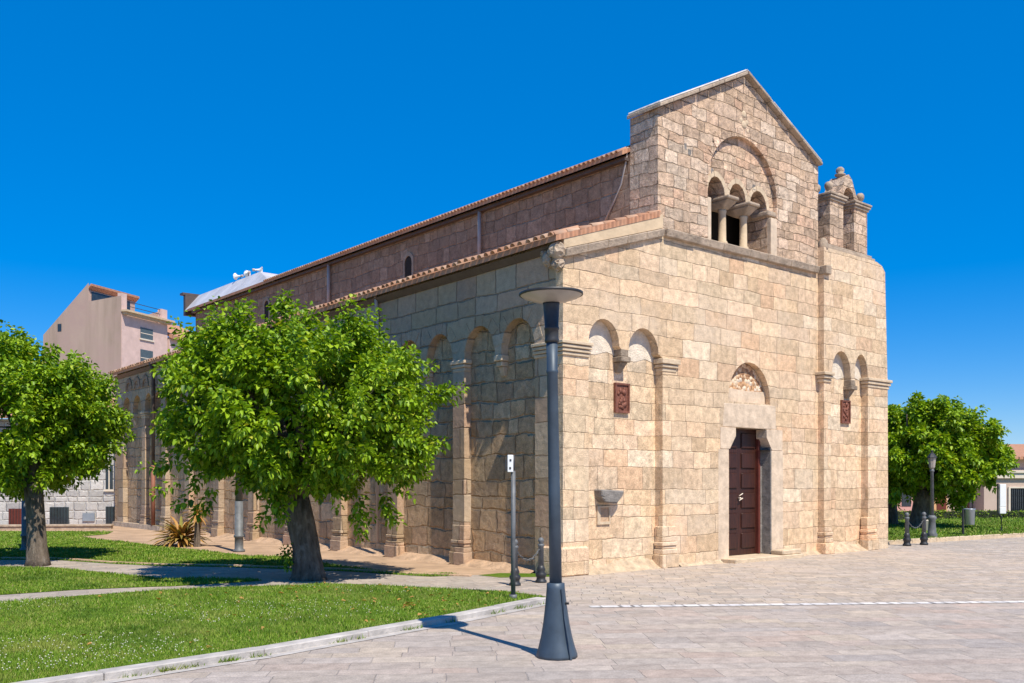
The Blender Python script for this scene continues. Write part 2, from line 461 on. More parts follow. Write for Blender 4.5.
def tube(bm, pts, radii, n=8, cap=True):
    rings = []
    pts = [Vector(p) for p in pts]
    for i, p in enumerate(pts):
        t = (pts[min(i + 1, len(pts) - 1)] - pts[max(i - 1, 0)]).normalized()
        a = t.orthogonal().normalized() if abs(t.z) < 0.95 else Vector((1, 0, 0))
        a = (a - t * a.dot(t)).normalized(); b = t.cross(a)
        if i and rings:
            pass
        r = radii[i] if hasattr(radii, '__len__') else radii
        rings.append([bm.verts.new(p + (a * math.cos(2 * math.pi * k / n) + b * math.sin(2 * math.pi * k / n)) * r) for k in range(n)])
    for i in range(len(rings) - 1):
        # match nearest start to avoid twist
        off = min(range(n), key=lambda o: (rings[i][0].co - rings[i + 1][o].co).length)
        for k in range(n):
            bm.faces.new([rings[i][k], rings[i][(k + 1) % n], rings[i + 1][(k + 1 + off) % n], rings[i + 1][(k + off) % n]])
    if cap:
        bm.faces.new(list(reversed(rings[0]))); bm.faces.new(rings[-1])
    bmesh.ops.recalc_face_normals(bm, faces=list(bm.faces))


def lathe(bm, prof, n=24, c=(0, 0), cap=True):
    rings = []
    for r, z in prof:
        rings.append([bm.verts.new((c[0] + max(r, 1e-4) * math.cos(2 * math.pi * k / n), c[1] + max(r, 1e-4) * math.sin(2 * math.pi * k / n), z)) for k in range(n)])
    for i in range(len(rings) - 1):
        for k in range(n):
            bm.faces.new([rings[i][k], rings[i][(k + 1) % n], rings[i + 1][(k + 1) % n], rings[i + 1][k]])
    if cap:
        bm.faces.new(list(reversed(rings[0]))); bm.faces.new(rings[-1])


def poly(name, pts, z, mat, sub=False):
    bm = B()
    vs = [(p[0], p[1]) for p in pts]
    tris = tessellate_polygon([[Vector((a, b, 0)) for a, b in vs]])
    v = [bm.verts.new((a, b, z)) for a, b in vs]
    for t in tris:
        try: bm.faces.new([v[i] for i in t])
        except ValueError: pass
    bmesh.ops.recalc_face_normals(bm, faces=list(bm.faces))
    for f in bm.faces:
        if f.normal.z < 0: f.normal_flip()
    return obj(name, bm, mat)


FY = lambda a, b, d: (a, d, b)         # facade plane: a = X, b = Z, d = depth along Y
SXF = lambda a, b, d: (d, a, b)        # side plane: a = Y, b = Z, d = depth along X

# ------------------------------------------------------------ ground
bm = B(); nseg = 64
ring = [bm.verts.new((3000 * math.cos(2 * math.pi * i / nseg), 3000 * math.sin(2 * math.pi * i / nseg), -0.05)) for i in range(nseg)]
bm.faces.new(ring)
struct(obj('ground', bm, 'terrain'))
# kerb line of the near lawn (outer foot, ground)
KO = [(-30, -4.9), (-18, -4.6), (-12, -4.12), (-8.82, -3.74), (-7.28, -3.55), (-4.6, -2.98), (-2.56, -2.41)]
dr = Vector((math.cos(DR), math.sin(DR), 0)); dn = Vector((-dr.y, dr.x, 0))
D0 = Vector((-2.4, -3.08, 0))
a = D0 - dr * 0.0; far = D0 + dr * 60
# plaza: near part, and the finer cobbles beyond the drain
near = [(-60, -60), (60, -60), (60, far.y)] + [(far.x, far.y), (D0.x, D0.y), (-2.56, -2.41)] + [(-4.6, -2.98), (-8.82, -3.74), (-18, -4.6), (-60, -6)]
struct(poly('plaza_paving', near, 0.0, 'paving'))
farp = [(D0.x, D0.y), (far.x, far.y), (60, 30), (-2, 30), (-2.5, 3), (-2.56, -2.41)]
struct(poly('church_forecourt', farp, 0.001, 'paving_far'))
# drain line
bm = B()
q = [D0 - dn * 0.09, far - dn * 0.09, far + dn * 0.09, D0 + dn * 0.09]
bm.faces.new([bm.verts.new((p.x, p.y, 0.006)) for p in q])
me_o = obj('drain_strip', bm, 'drain'); struct(me_o)


def pxpoly(pts, z=0.0):
    return [G(x, y, z) for x, y in pts]


# path surface under everything left of the plaza
pp = [(-2.56, -2.41), (-0.35, -0.35), (-0.1, 2), (-0.1, 30), (-40, 34), (-40, 5), (-14, 3)]
lawnA_top = [(547, 596.5), (505, 591), (460, 589), (385, 585), (324, 583), (298, 585), (230, 586.5), (160, 590), (78, 595.6), (0, 602), (-120, 611), (-400, 632)]
pathpoly = [(547, 603), (563, 579), (556, 573), (460, 576), (324, 570), (160, 564), (0, 558), (-500, 557), (-500, 640), (-120, 640), (100, 640), (300, 620)]
struct(poly('garden_path', pxpoly(pathpoly), 0.008, 'path'))
# soil strip along the church
soil = [(0.3, 0.3), (0.3, 25), (-3, 27), (-6, 26), *[(p.x, p.y) for p in pxpoly([(100, 560), (230, 564.5), (324, 569), (403, 573.5), (460, 575.5), (520, 577), (560, 578)])]]
struct(poly('soil_strip', soil, 0.004, 'soil'))

ZA = 0.05
A_in = [(-30, -4.74), (-18, -4.44), (-12, -3.96), (-8.82, -3.58), (-7.28, -3.39), (-4.6, -2.82), (-2.66, -2.29)]
A_poly = [Vector((x, y)) for x, y in A_in] + [p.xy for p in pxpoly(lawnA_top, ZA)]
struct(poly('front_lawn', A_poly, ZA, 'lawn'))
lawnB = [(-500, 566), (0, 566), (55, 566.5), (110, 572), (160, 577), (255, 578), (262, 579.5), (250, 580.5), (175, 585), (141, 586), (78, 588.5), (0, 593.7), (-120, 602), (-500, 630)]
B_poly = [p.xy for p in pxpoly(lawnB, 0.03)]
struct(poly('middle_lawn', B_poly, 0.014, 'lawn'))
lawnC = [(-700, 556), (0, 558.8), (55, 559), (110, 562.7), (160, 565), (228, 566), (296, 568.5), (350, 570.5), (403, 574), (430, 575.5), (460, 574.5), (446, 572), (420, 572.8), (389, 571), (355, 566.5), (324, 562.5), (287, 555.5), (249, 555), (228, 552.5), (210, 550.5), (149, 544), (128, 541.5), (94, 538), (80, 535.8), (107, 533.6), (113, 531), (66, 530.5), (0, 530.5), (-700, 530)]
C_poly = [p.xy for p in pxpoly(lawnC, 0.03)]
struct(poly('back_lawn', C_poly, 0.012, 'lawn'))
lawnE = [(478, 575), (500, 573), (540, 573.5), (556, 574), (556, 576.5), (500, 577.5)]
struct(poly('corner_lawn', [p.xy for p in pxpoly(lawnE, 0.012)], 0.012, 'lawn'))
# right lawn
D_line = [(11.4, 0.75), (12.1, 0.5), (14.28, 0.22), (18.45, -0.36), (26, -1.4), (45, -4)]
D_poly = [Vector(p) for p in D_line] + [Vector((50, 2)), Vector((33, 5.2)), Vector((24, 7)), Vector((11.4, 9))]
struct(poly('right_lawn', D_poly, 0.09, 'lawn'))


def kerb(name, line, wdt, h, mat, stone=1.0, side=1, z0=-0.03):
    """row of kerb stones along a polyline, laid on its left side"""
    bm = B()
    for i in range(len(line) - 1):
        p, q = Vector(line[i]), Vector(line[i + 1])
        L = (q - p).length; n = max(1, round(L / stone)); t = (q - p).normalized(); nn = Vector((-t.y, t.x)) * side
        for k in range(n):
            a = p + t * (L * k / n + 0.004); b = p + t * (L * (k + 1) / n - 0.004)
            j = random.uniform(-0.006, 0.006); hh = h + random.uniform(-0.006, 0.006)
            pts = [a + nn * j, b + nn * j, b + nn * wdt, a + nn * wdt]
            hexa(bm, [(x.x, x.y, z0) for x in pts] + [(x.x, x.y, hh) for x in pts])
    bmesh.ops.recalc_face_normals(bm, faces=list(bm.faces))
    bevel(bm, 0.010, 1)
    return struct(obj(name, bm, mat))


kerb('kerb', KO, 0.17, 0.07, 'concrete', 1.1)
KO2 = [(x, y - 0.002) for x, y in KO]
# gutter course, a flat pale band in front of the kerb
bm = B()
for i in range(len(KO) - 1):
    p, q = Vector(KO[i]), Vector(KO[i + 1]); t = (q - p).normalized(); nn = Vector((t.y, -t.x)) * 0.14
    bm.faces.new([bm.verts.new((v_.x, v_.y, 0.005)) for v_ in (p, p + nn, q + nn, q)])
bmesh.ops.recalc_face_normals(bm, faces=list(bm.faces))
struct(obj('gutter_course', bm, 'concrete'))
kerb('right_kerb', D_line, 0.16, 0.11, 'paletrim', 1.0)
edge_line = [p.xy for p in pxpoly([(0, 559.5), (55, 559.8), (110, 563.4), (160, 565.7), (228, 566.8), (296, 569.3), (350, 571.3), (403, 574.6), (470, 577.2)])]
kerb('path_edging', edge_line, 0.10, 0.045, 'ledge', 0.6)

# far hills on the right
bm = B()
prev = None
for i in range(41):
    ang = i / 40
    rgt = 550 + 1100 * ang; fw = 1500 - 200 * ang
    hh = 72 * math.sin(math.pi * min(1, 0.12 + ang * 0.85)) + 8 * math.sin(ang * 21) + 4 * math.sin(ang * 57)
    p0 = P(rgt, fw, -0.5); p1 = P(rgt + 30, fw + 260, max(4, hh)); p2 = P(rgt + 80, fw + 700, -0.5)
    row = [bm.verts.new(p) for p in (p0, p0 * 0.55 + p1 * 0.45 + Vector((0, 0, 4 * math.sin(i * 2.1))), p1, p2)]
    if prev:
        for k in range(3): bm.faces.new([prev[k], row[k], row[k + 1], prev[k + 1]])
    prev = row
bmesh.ops.recalc_face_normals(bm, faces=list(bm.faces))
struct(obj('hills', bm, 'hill', smooth=True))

# ------------------------------------------------------------ the church
church = thing('stone_church', 'romanesque granite church with gabled front, blind arches and a small bell gable', 'church', (0, 0, 0))
D = 0.19                                        # relief of the facade
XR = 8.05                                       # where the right bay starts
def zroof(x): return 5.98 + (6.80 - 5.98) * x / 2.5
# front layer ---------------------------------------------------------------
fl = [(0, 0), (0.63, 0), (0.63, 4.16)]
fl += arcpts(1.03, 4.18, 0.40, 180, 0, 12, 0.46)
fl += [(1.49, 4.12), (1.66, 4.12)]
fl += arcpts(2.10, 4.12, 0.42, 180, 0, 12, 0.46)
fl += [(2.64, 4.06), (2.64, 0), (4.72, 0), (4.72, 2.80), (6.21, 2.80), (6.21, 0), (XR, 0), (XR, 6.56), (XR, 8.93), (5.24, 10.22), (2.5, 8.86), (2.5, 6.80), (0, 5.98)]
lun = [(4.70, 3.34), (6.17, 3.34)] + arcpts(5.435, 3.40, 0.735, 0, 180, 16, 0.80)
big = [(4.02, 6.64), (6.42, 6.64)] + arcpts(5.22, 7.72, 1.2, 0, 180, 24)
bm = B()
slab(bm, fl, [lun, big], 0.0, D, FY)
for f in bm.faces:
    if f.calc_center_median().z > 6.5: f.material_index = 1
# keep block size change at the string course: split by material per face is too coarse, so cut there
bm.free()
def clip_poly(lo, hi):
    pass
bm = B()
low = [p for p in fl if p[1] <= 6.56 and p != (2.5, 6.80)]
lowp = fl[:fl.index((XR, 6.56)) + 1] + [(2.60, 6.56), (1.77, 6.56), (0, 5.98)]
slab(bm, lowp, [lun], 0.0, D, FY)
obj('facade_wall', bm, 'facade', church)
bm = B()
upp = [(1.78, 6.563), (4.02, 6.563), (4.02, 7.72)] + arcpts(5.22, 7.72, 1.2, 180, 0, 24) + [(6.42, 6.563), (XR, 6.563), (XR, 8.93), (5.24, 10.22), (2.5, 8.86), (2.5, 6.80)]
slab(bm, upp, [], 0.0, D, FY)
# gable returns
box(bm, 2.5, 3.0, D + 0.003, 0.72, 6.4, 8.86)
slab(bm, [(2.53, 8.2), (XR - .03, 8.2), (XR - .03, 8.9), (5.24, 10.19), (2.53, 8.83)], [], D + 0.003, 0.72, FY)
box(bm, 7.6, XR, D + 0.003, 0.72, 6.4, 8.90)
obj('gable_wall', bm, 'gable', church)
# backing layer (the recess panels)
bm = B()
bo = [(0.52, 0), (XR, 0), (XR, 6.55), (0.52, 6.10)]
dh = [(4.6, 0.001), (6.5, 0.001), (6.5, 2.9), (4.6, 2.9)]
slab(bm, [(0.52, 0), (4.60, 0), (4.60, 2.95), (6.5, 2.95), (6.5, 0), (XR, 0), (XR, 6.55), (2.0, 6.5), (0.52, 6.0)], [], D + 0.001, 0.55, FY)
obj('recess_panel', bm, 'facade', church)
# whitewashed tops of the blind arches on the left
for cx, zs, r, ya, yb in ((1.10, 4.10, 0.43, D - 0.006, D + 0.05), (2.16, 4.05, 0.45, D - 0.006, D + 0.05), (9.03, 4.17, 0.43, 0.024, 0.06), (10.06, 4.20, 0.40, 0.024, 0.06)):
    bm = B()
    slab(bm, [(cx - r, zs - 0.05 + random.uniform(-.05, .05)), (cx - r * .3, zs - .10), (cx + r * .4, zs - .02), (cx + r, zs - 0.08)] + arcpts(cx, zs + .05, r, 0, 180, 10, 0.48), [], ya, yb, FY)
    obj('arch_plaster', bm, 'whiteplaster', church)
# lunette rubble
bm = B()
slab(bm, [(4.72, 3.32), (6.15, 3.32)] + arcpts(5.435, 3.40, 0.71, 0, 180, 16, 0.78), [], D - 0.045, D + 0.1, FY)
obj('lunette', bm, 'rubble', church)
bm = B(); slab(bm, [(4.72, 3.20), (6.15, 3.20), (6.15, 3.62), (5.5, 3.60), (4.72, 3.64)], [], D - 0.07, D + 0.1, FY)
obj('lunette_band', bm, 'palestone', church)

# voussoir rings around the facade arches: thin stones set 3 mm proud
def voussoirs(bm, cx, zs, r, rz, t, a0, a1, n, y, dep=0.05, fn=FY):
    for i in range(n):
        b0 = a0 + (a1 - a0) * i / n + 0.8; b1 = a0 + (a1 - a0) * (i + 1) / n - 0.8
        tt = t * random.uniform(0.9, 1.12)
        pts = []
        for bb, q in ((b0, 0), (b1, 0), (b1, tt), (b0, tt)):
            pts.append((cx + (r + q) * math.cos(R(bb)), zs + (rz + q) * math.sin(R(bb))))
        slab(bm, pts, [], y - random.uniform(0.004, 0.012), y + dep, fn)

for args in ((5.22, 7.72, 1.205, 1.205, 0.17, 0, 180, 18),):
    bm = B(); voussoirs(bm, *args, 0.0); obj('voussoir_ring', bm, 'gable' if args[1] > 7 else 'facade', church)

# lintel, consoles, jambs of the portal
bm = B()
slab(bm, [(4.50, 2.80), (6.40, 2.80), (6.38, 3.33), (4.55, 3.30)], [], -0.006, 0.45, FY)
bevel(bm, 0.015)
obj('lintel', bm, 'palestone', church)
for x0, x1, s in ((4.42, 4.94, 1), (6.03, 6.62, -1)):
    inner = x1 if s == 1 else x0
    bm = B()
    slab(bm, [(x0, 2.35), (inner - 0.20 * s if s == 1 else x1, 2.35), (x1, 2.62) if s == 1 else (x1, 2.795), (x1, 2.795) if s == 1 else (x0, 2.795)] + ([(x0, 2.795)] if s == 1 else [(x0, 2.62), (x0 + 0.20, 2.35)]), [], -0.012, 0.26, FY)
    obj('portal_console', bm, 'palestone', church)
for a_ in ((6.215, 6.66, -0.008, 0.28, 0.10, 2.345), (4.36, 4.715, -0.005, 0.28, 0.02, 2.345)):
    bm = B(); box(bm, *a_); bevel(bm, 0.012); obj('door_jamb', bm, 'palestone', church)
bm = B()
box(bm, 4.45, 6.9, -0.38, 0.5, -0.02, 0.085)
bevel(bm, 0.015)
obj('door_step', bm, 'paletrim', church)
bm = B(); box(bm, 6.15, 6.85, -0.34, -0.02, 0.086, 0.19, 0.01); bevel(bm, .02); obj('step_block', bm, 'paletrim', church)
# door leaves with raised panels
bm = B(); box(bm, 4.73, 6.045, 0.28, 0.34, 0.09, 2.80)
dl = obj('door', bm, 'door', church)
for c0, c1 in ((4.84, 5.38), (5.48, 6.02)):
    for k in range(6):
        z0 = 0.20 + k * 0.43
        bm = B(); box(bm, c0 + 0.03, c1 - 0.03, 0.252, 0.279, z0 + 0.03, z0 + 0.36)
        bevel(bm, 0.016); obj('door_panel', bm, 'door', dl)
bm = B()
for zc in (1.36, 1.26):
    tube(bm, [(5.37, 0.22, zc), (5.48, 0.21, zc + 0.05)], 0.011, 8)
tube(bm, [(5.42, 0.28, 1.31), (5.42, 0.215, 1.31)], 0.02, 10)
obj('door_handle', bm, 'cream', dl, True)
# right leaf, folded open against the jamb
bm = B(); box(bm, 6.05, 6.11, 0.20, 0.34, 0.09, 2.80); bevel(bm, 0.012)
ol = obj('door', bm, 'redwood', church); ol['label'] = 'reddish edge of the folded door leaf'
bm = B(); box(bm, 6.12, 6.215, 0.22, 0.50, 0.09, 2.62); bevel(bm, .02)
obj('inner_jamb', bm, 'greystone', church)
bm = B(); box(bm, 6.185, 6.2135, -0.004, 0.218, 0.09, 2.62, .004); obj('jamb_reveal', bm, 'greystone', church)
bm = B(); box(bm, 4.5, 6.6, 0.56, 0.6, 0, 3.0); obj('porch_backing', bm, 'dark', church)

# imposts and pilaster capitals on the facade
def mould(bm, x0, x1, y0, y1, zs, outs):
    for (z0, z1), o in zip(zs, outs):
        box(bm, x0 - o, x1 + o, y0 - o, y1, z0, z1)

bm = B()
for z0, z1, o in ((3.90, 3.955, 0.03), (3.965, 4.02, 0.055), (4.03, 4.085, 0.08), (4.095, 4.15, 0.105)):
    box(bm, -o, 0.63 + o * 0.3, -o, 0.74, z0, z1)
bevel(bm, 0.008)
obj('corner_impost', bm, 'paletrim', church)
for x0, x1, yy, yb, kx, zs_ in ((2.64, 3.02, 0.0, D - .01, 1, ((3.80, 3.87, 0.015), (3.88, 3.94, 0.045), (3.95, 4.05, 0.075))),
                                (8.03, 8.32, -0.15, 0.02, .3, ((3.95, 4.02, 0.03), (4.03, 4.10, 0.07), (4.11, 4.18, 0.11))),
                                (9.98, 10.955, -0.15, 0.02, 1, ((3.95, 4.02, 0.02), (4.03, 4.10, 0.05), (4.11, 4.18, 0.08)))):
    bm = B()
    for z0, z1, o in zs_: box(bm, x0 - o, x1 + o * kx, yy - o, yb, z0, z1)
    bevel(bm, 0.010); obj('pilaster_capital', bm, 'paletrim', church)
for x0, x1, yy, yb in ((2.64, 3.0, 0.0, D - .01), (8.08, 8.34, -0.15, 0.01), (9.95, 10.3, -0.15, 0.01)):
    bm = B()
    for z0, z1, o in ((0.0, 0.26, 0.09), (0.261, 0.36, 0.06), (0.361, 0.42, 0.035), (0.421, 0.50, 0.06), (0.501, 0.80, 0.03)):
        box(bm, x0 - o, x1 + o * .4, yy - o, yb, z0, z1)
    bevel(bm, 0.014); obj('pilaster_base', bm, 'facade', church)
# mid corbels of the blind arches
for xc, yb, zt in ((1.575, D, 4.115), (9.30, 0.03, 4.06)):
    yf = yb - 0.18; bm = B()
    hexa(bm, [(xc - .07, yb - .05, zt - .42), (xc + .07, yb - .05, zt - .40), (xc + .07, yb + .02, zt - .40), (xc - .07, yb + .02, zt - .40),
              (xc - .10, yf, zt - .22), (xc + .10, yf, zt - .22), (xc + .10, yb + .02, zt - .22), (xc - .10, yb + .02, zt - .22)])
    box(bm, xc - .13, xc + .13, yf - .05, yb + .02, zt - .219, zt - .12)
    box(bm, xc - .10, xc + .10, yf - .015, yb + .02, zt - .119, zt + .02)
    bevel(bm, 0.012); obj('arch_corbel', bm, 'weathered', church)
# holy water niche in the left recess
bm = B()
bo_ = [(0.96, 1.53), (1.56, 1.50), (1.54, 1.42), (1.38, 1.27), (1.06, 1.29), (0.97, 1.40)]
slab(bm, bo_, [], D - 0.20, D + 0.02, FY); bevel(bm, 0.02)
obj('niche_corbel', bm, 'greystone', church)
bm = B(); slab(bm, [(1.02, 0.88), (1.36, 0.88), (1.36, 1.22), (1.02, 1.22)], [(lambda q: q)(p) for p in [[(1.10, 0.93), (1.33, 0.93), (1.33, 1.19), (1.10, 1.19)]]], D - 0.03, D + 0.01, FY)
obj('niche_surround', bm, 'paletrim', church)
bm = B(); box(bm, 1.09, 1.34, D - 0.006, D + 0.01, 0.92, 1.20); obj('niche', bm, 'ledge', church)

# sloping mortar skirt along the foot of the facade
def skirt(x0, x1, yb, h, wdt, n=10):
    bm = B(); rows = []
    for i in range(n + 1):
        x = x0 + (x1 - x0) * i / n
        hh = h * random.uniform(0.75, 1.15); ww = wdt * random.uniform(0.8, 1.15)
        rows.append([bm.verts.new(p) for p in ((x, yb + .02, hh), (x, yb - ww * .35, hh * .45), (x, yb - ww, -0.01))])
    for i in range(n):
        for k in range(2): bm.faces.new([rows[i][k], rows[i][k + 1], rows[i + 1][k + 1], rows[i + 1][k]])
    bmesh.ops.recalc_face_normals(bm, faces=list(bm.faces)); obj('mortar_skirt', bm, 'skirt', church)
for a_ in ((0.58, 2.66, D, 0.20, 0.30, 16), (3.1, 4.42, 0.0, 0.08, 0.12, 12), (6.9, 8.0, 0.0, 0.10, 0.14, 10), (8.4, 9.95, 0.03, 0.20, 0.28, 14)): skirt(*a_)
bm = B(); box(bm, -0.07, 0.60, -0.07, 0.50, 0.0, 0.52); bevel(bm, .03); obj('corner_footing', bm, 'facade', church)

# right bay (buttress under the bell gable), proud of the facade
bm = B()
rb = [(XR + 0.003, 0), (8.34, 0), (8.34, 4.14)] + arcpts(8.80, 4.20, 0.40, 180, 0, 12, 0.52) + [(9.22, 4.05), (9.40, 4.05)] + arcpts(9.68, 4.20, 0.30, 180, 0, 12, 0.52) + [(9.99, 4.12), (9.99, 0), (10.95, 0), (10.93, 4.0), (10.80, 6.85), (10.66, 6.98), (10.40, 7.05), (XR + 0.003, 7.05)]
slab(bm, rb, [], -0.15, 0.029, FY)
slab(bm, [(XR + .003, 0), (10.93, 0), (10.90, 4.0), (10.78, 6.83), (10.64, 6.97), (10.40, 7.03), (XR + .003, 7.03)], [], 0.03, 0.9, FY)
obj('bell_bay_wall', bm, 'facade', church)
# string course: sloping, then level
bm = B()
N = 5
for i in range(N):
    x0 = 0.0 + 2.62 * i / N; x1 = 2.62 * (i + 1) / N - 0.008
    z0 = 5.60 + (6.40 - 5.60) * x0 / 2.62; z1 = 5.60 + (6.40 - 5.60) * x1 / 2.62
    j = random.uniform(-.012, .012); t = 0.15
    hexa(bm, [(x0, -0.08 + j, z0), (x1, -0.08 + j, z1), (x1, 0.05, z1), (x0, 0.05, z0), (x0, -0.11 + j, z0 + t), (x1, -0.11 + j, z1 + t), (x1, 0.05, z1 + t), (x0, 0.05, z0 + t)])
x = 2.66
while x < 7.9:
    L = random.uniform(0.5, 0.95); x1 = min(x + L, 7.97); j = random.uniform(-.015, .015); zz = 6.40 + 0.008 * (x - 2.6)
    hexa(bm, [(x, -0.08 + j, zz), (x1, -0.08 + j, zz), (x1, 0.05, zz), (x, 0.05, zz), (x, -0.12 + j, zz + .15), (x1, -0.12 + j, zz + .15), (x1, 0.05, zz + .17), (x, 0.05, zz + .17)])
    x = x1 + 0.008
box(bm, 8.02, 8.24, -0.24, 0.0, 6.42, 6.62)
bmesh.ops.recalc_face_normals(bm, faces=list(bm.faces)); bevel(bm, 0.015)
obj('string_course', bm, 'trim', church)
bm = B()
slab(bm, [(0.0, 5.765), (2.62, 6.565), (2.62, 6.83), (0, 5.99)], [], -0.03, 0.0 - 0.003, FY)
obj('plaster_band', bm, 'plaster', church)

# gable coping
def coping(bm, xa, za, xb, zb, y0, y1, t, n):
    for i in range(n):
        f0, f1 = i / n, (i + 1) / n - 0.006
        p = (xa + (xb - xa) * f0, za + (zb - za) * f0); q = (xa + (xb - xa) * f1, za + (zb - za) * f1)
        j = random.uniform(-.012, .012)
        hexa(bm, [(p[0], y0 + j, p[1]), (q[0], y0 + j, q[1]), (q[0], y1, q[1]), (p[0], y1, p[1]), (p[0], y0 + j, p[1] + t), (q[0], y0 + j, q[1] + t), (q[0], y1, q[1] + t), (p[0], y1, p[1] + t)])
SLP = (10.23 - 8.87) / (5.24 - 2.5)
SLR = (10.23 - 8.94) / (XR - 5.24)
for nm_, mt_, bv_, a_ in (('gable_coping', 'trim', .012, (2.44, 8.87 - 0.06 * SLP, 5.238, 10.235, -0.12, 0.76, 0.075, 7)),
                     ('gable_coping', 'trim', .012, (5.242, 10.235, 8.09, 8.94 - 0.04 * SLR, -0.12, 0.76, 0.075, 7)),
                     ('coping_mortar', 'coping', .015, (2.45, 8.945 - 0.05 * SLP, 5.238, 10.312, -0.09, 0.74, 0.045, 3)),
                     ('coping_mortar', 'coping', .015, (5.242, 10.312, 8.08, 9.015 - 0.03 * SLR, -0.09, 0.74, 0.045, 3))):
    bm = B(); coping(bm, *a_)
    bmesh.ops.recalc_face_normals(bm, faces=list(bm.faces)); bevel(bm, bv_); obj(nm_, bm, mt_, church)

# triple window ------------------------------------------------------------
TR = [(4.14, 4.72), (4.86, 5.44), (5.57, 6.20)]
bm = B()
to = [(4.0, 6.563), (4.14, 6.563), (4.14, 7.60)] + arcpts(4.42, 7.60, 0.28, 180, 0, 12, 0.36)
to += [(4.72, 7.61), (4.84, 7.61)] + arcpts(5.14, 7.58, 0.29, 180, 0, 12, 0.38) + [(5.45, 7.56), (5.58, 7.56)] + arcpts(5.88, 7.56, 0.31, 180, 0, 12, 0.39)
to += [(6.20, 7.56), (6.20, 6.563), (6.46, 6.563), (6.46, 7.7)] + arcpts(5.22, 7.72, 1.24, 0, 180, 24) + [(4.0, 7.7)]
slab(bm, to, [], 0.10, 0.72, FY)
tw = obj('triple_window', bm, 'gable', church)
for xc in (4.78, 5.51):
    bm = B(); lathe(bm, [(0.115, 6.62), (0.115, 6.68), (0.085, 6.72), (0.078, 7.28), (0.09, 7.32), (0.09, 7.36)], 14, (xc, 0.22))
    obj('window_column', bm, 'plaster', tw, True)
    bm = B()
    hexa(bm, [(xc - .09, 0.13, 7.36), (xc + .09, 0.13, 7.36), (xc + .09, .40, 7.36), (xc - .09, .40, 7.36),
              (xc - .18, -0.06, 7.52), (xc + .18, -0.06, 7.52), (xc + .18, 0.70, 7.52), (xc - .18, 0.70, 7.52)])
    box(bm, xc - .185, xc + .185, -0.09, 0.71, 7.521, 7.60)
    bmesh.ops.recalc_face_normals(bm, faces=list(bm.faces)); bevel(bm, 0.03, 2); obj('window_capital', bm, 'trim', tw)
bm = B(); box(bm, 6.14, 6.44, 0.02, 0.5, 7.46, 7.58); bevel(bm, .03, 2); obj('window_impost', bm, 'trim', tw)
for a_ in ((4.42, 7.60, 0.285, 0.365), (5.14, 7.58, 0.295, 0.385), (5.88, 7.56, 0.315, 0.395)):
    bm = B(); voussoirs(bm, *a_, 0.10, 5, 175, 7, 0.10); obj('window_arch', bm, 'paletrim', tw)
for a_ in ((4.025, 4.138, -0.004, 0.3, 6.57, 7.45), (6.205, 6.43, -0.003, 0.3, 6.57, 7.42)):
    bm = B(); box(bm, *a_); bevel(bm, .01); obj('window_jamb', bm, 'palestone', tw)
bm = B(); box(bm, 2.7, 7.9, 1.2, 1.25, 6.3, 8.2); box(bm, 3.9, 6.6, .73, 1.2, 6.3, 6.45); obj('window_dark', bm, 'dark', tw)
# little weathered carving above the arch
bm = B()
for dx, dz, r in ((0, 0.30, .09), (-.1, .16, .07), (.1, .15, .07), (0, 0.08, .10), (-.13, -.02, .06), (.13, -.02, .06)):
    bmesh.ops.create_icosphere(bm, subdivisions=2, radius=r, matrix=Matrix.Translation((5.24 + dx, 0.02, 9.12 + dz)) @ Matrix.Diagonal((1, 0.5, 1, 1)))
obj('carved_relief', bm, 'paletrim', church, True)
for x, y, z in ((4.30, .096, 8.05), (5.72, .096, 8.0), (3.3, -.004, 8.3), (3.45, -.004, 8.22)):
    bm = B(); box(bm, x - .05, x + .05, y, y + .024, z - .05, z + .06, .008); obj('putlog_hole', bm, 'greystone', church)

# bell gable -----------------------------------------------------------------
Y0, Y1 = 0.0, 0.46
bm = B(); box(bm, 8.10, 10.42, -0.10, 0.70, 7.05, 7.13); box(bm, 8.14, 10.36, -0.05, 0.62, 7.131, 7.20); bevel(bm, .012)
bg_ = obj('bell_gable', bm, 'trim', church)
bm = B()
go = [(8.55, 7.2), (9.13, 7.2), (9.13, 8.36)] + arcpts(9.375, 8.36, 0.245, 180, 0, 12, 0.34) + [(9.62, 8.36), (9.62, 7.2), (10.21, 7.2), (10.21, 8.36), (9.85, 8.44), (9.70, 8.60), (9.52, 8.92), (9.375, 9.02), (9.23, 8.92), (9.05, 8.60), (8.90, 8.44), (8.55, 8.36)]
slab(bm, go, [], Y0, Y1, FY)
obj('bell_pier', bm, 'gable', bg_)
bm = B()
for x0, x1 in ((8.55, 9.13), (9.62, 10.21)):
    for z0, z1, o in ((8.26, 8.32, 0.035), (8.321, 8.38, 0.07), (8.381, 8.43, 0.09)):
        box(bm, x0 - o, x1 + o, Y0 - o, Y1 + o, z0, z1)
bevel(bm, .008)
obj('pier_moulding', bm, 'trim', bg_)
for i, (x, y) in enumerate(((8.66, 0.1), (8.62, 0.40), (10.06, 0.1), (10.1, 0.40))):
    bm = B(); lathe(bm, [(0.10, 8.43), (0.10, 8.47), (0.05, 8.49), (0.05, 8.52), (0.08, 8.55), (0.10, 8.61), (0.095, 8.665), (0.06, 8.71), (0.0, 8.72)], 14, (x, y))
    obj('ball_finial', bm, 'trim', bg_, True)
bm = B(); lathe(bm, [(0.07, 8.98), (0.06, 9.02), (0.12, 9.04), (0.13, 9.07), (0.07, 9.09), (0.10, 9.15), (0.095, 9.20), (0.05, 9.245), (0, 9.25)], 14, (9.375, 0.23))
obj('top_finial', bm, 'trim', bg_, True)
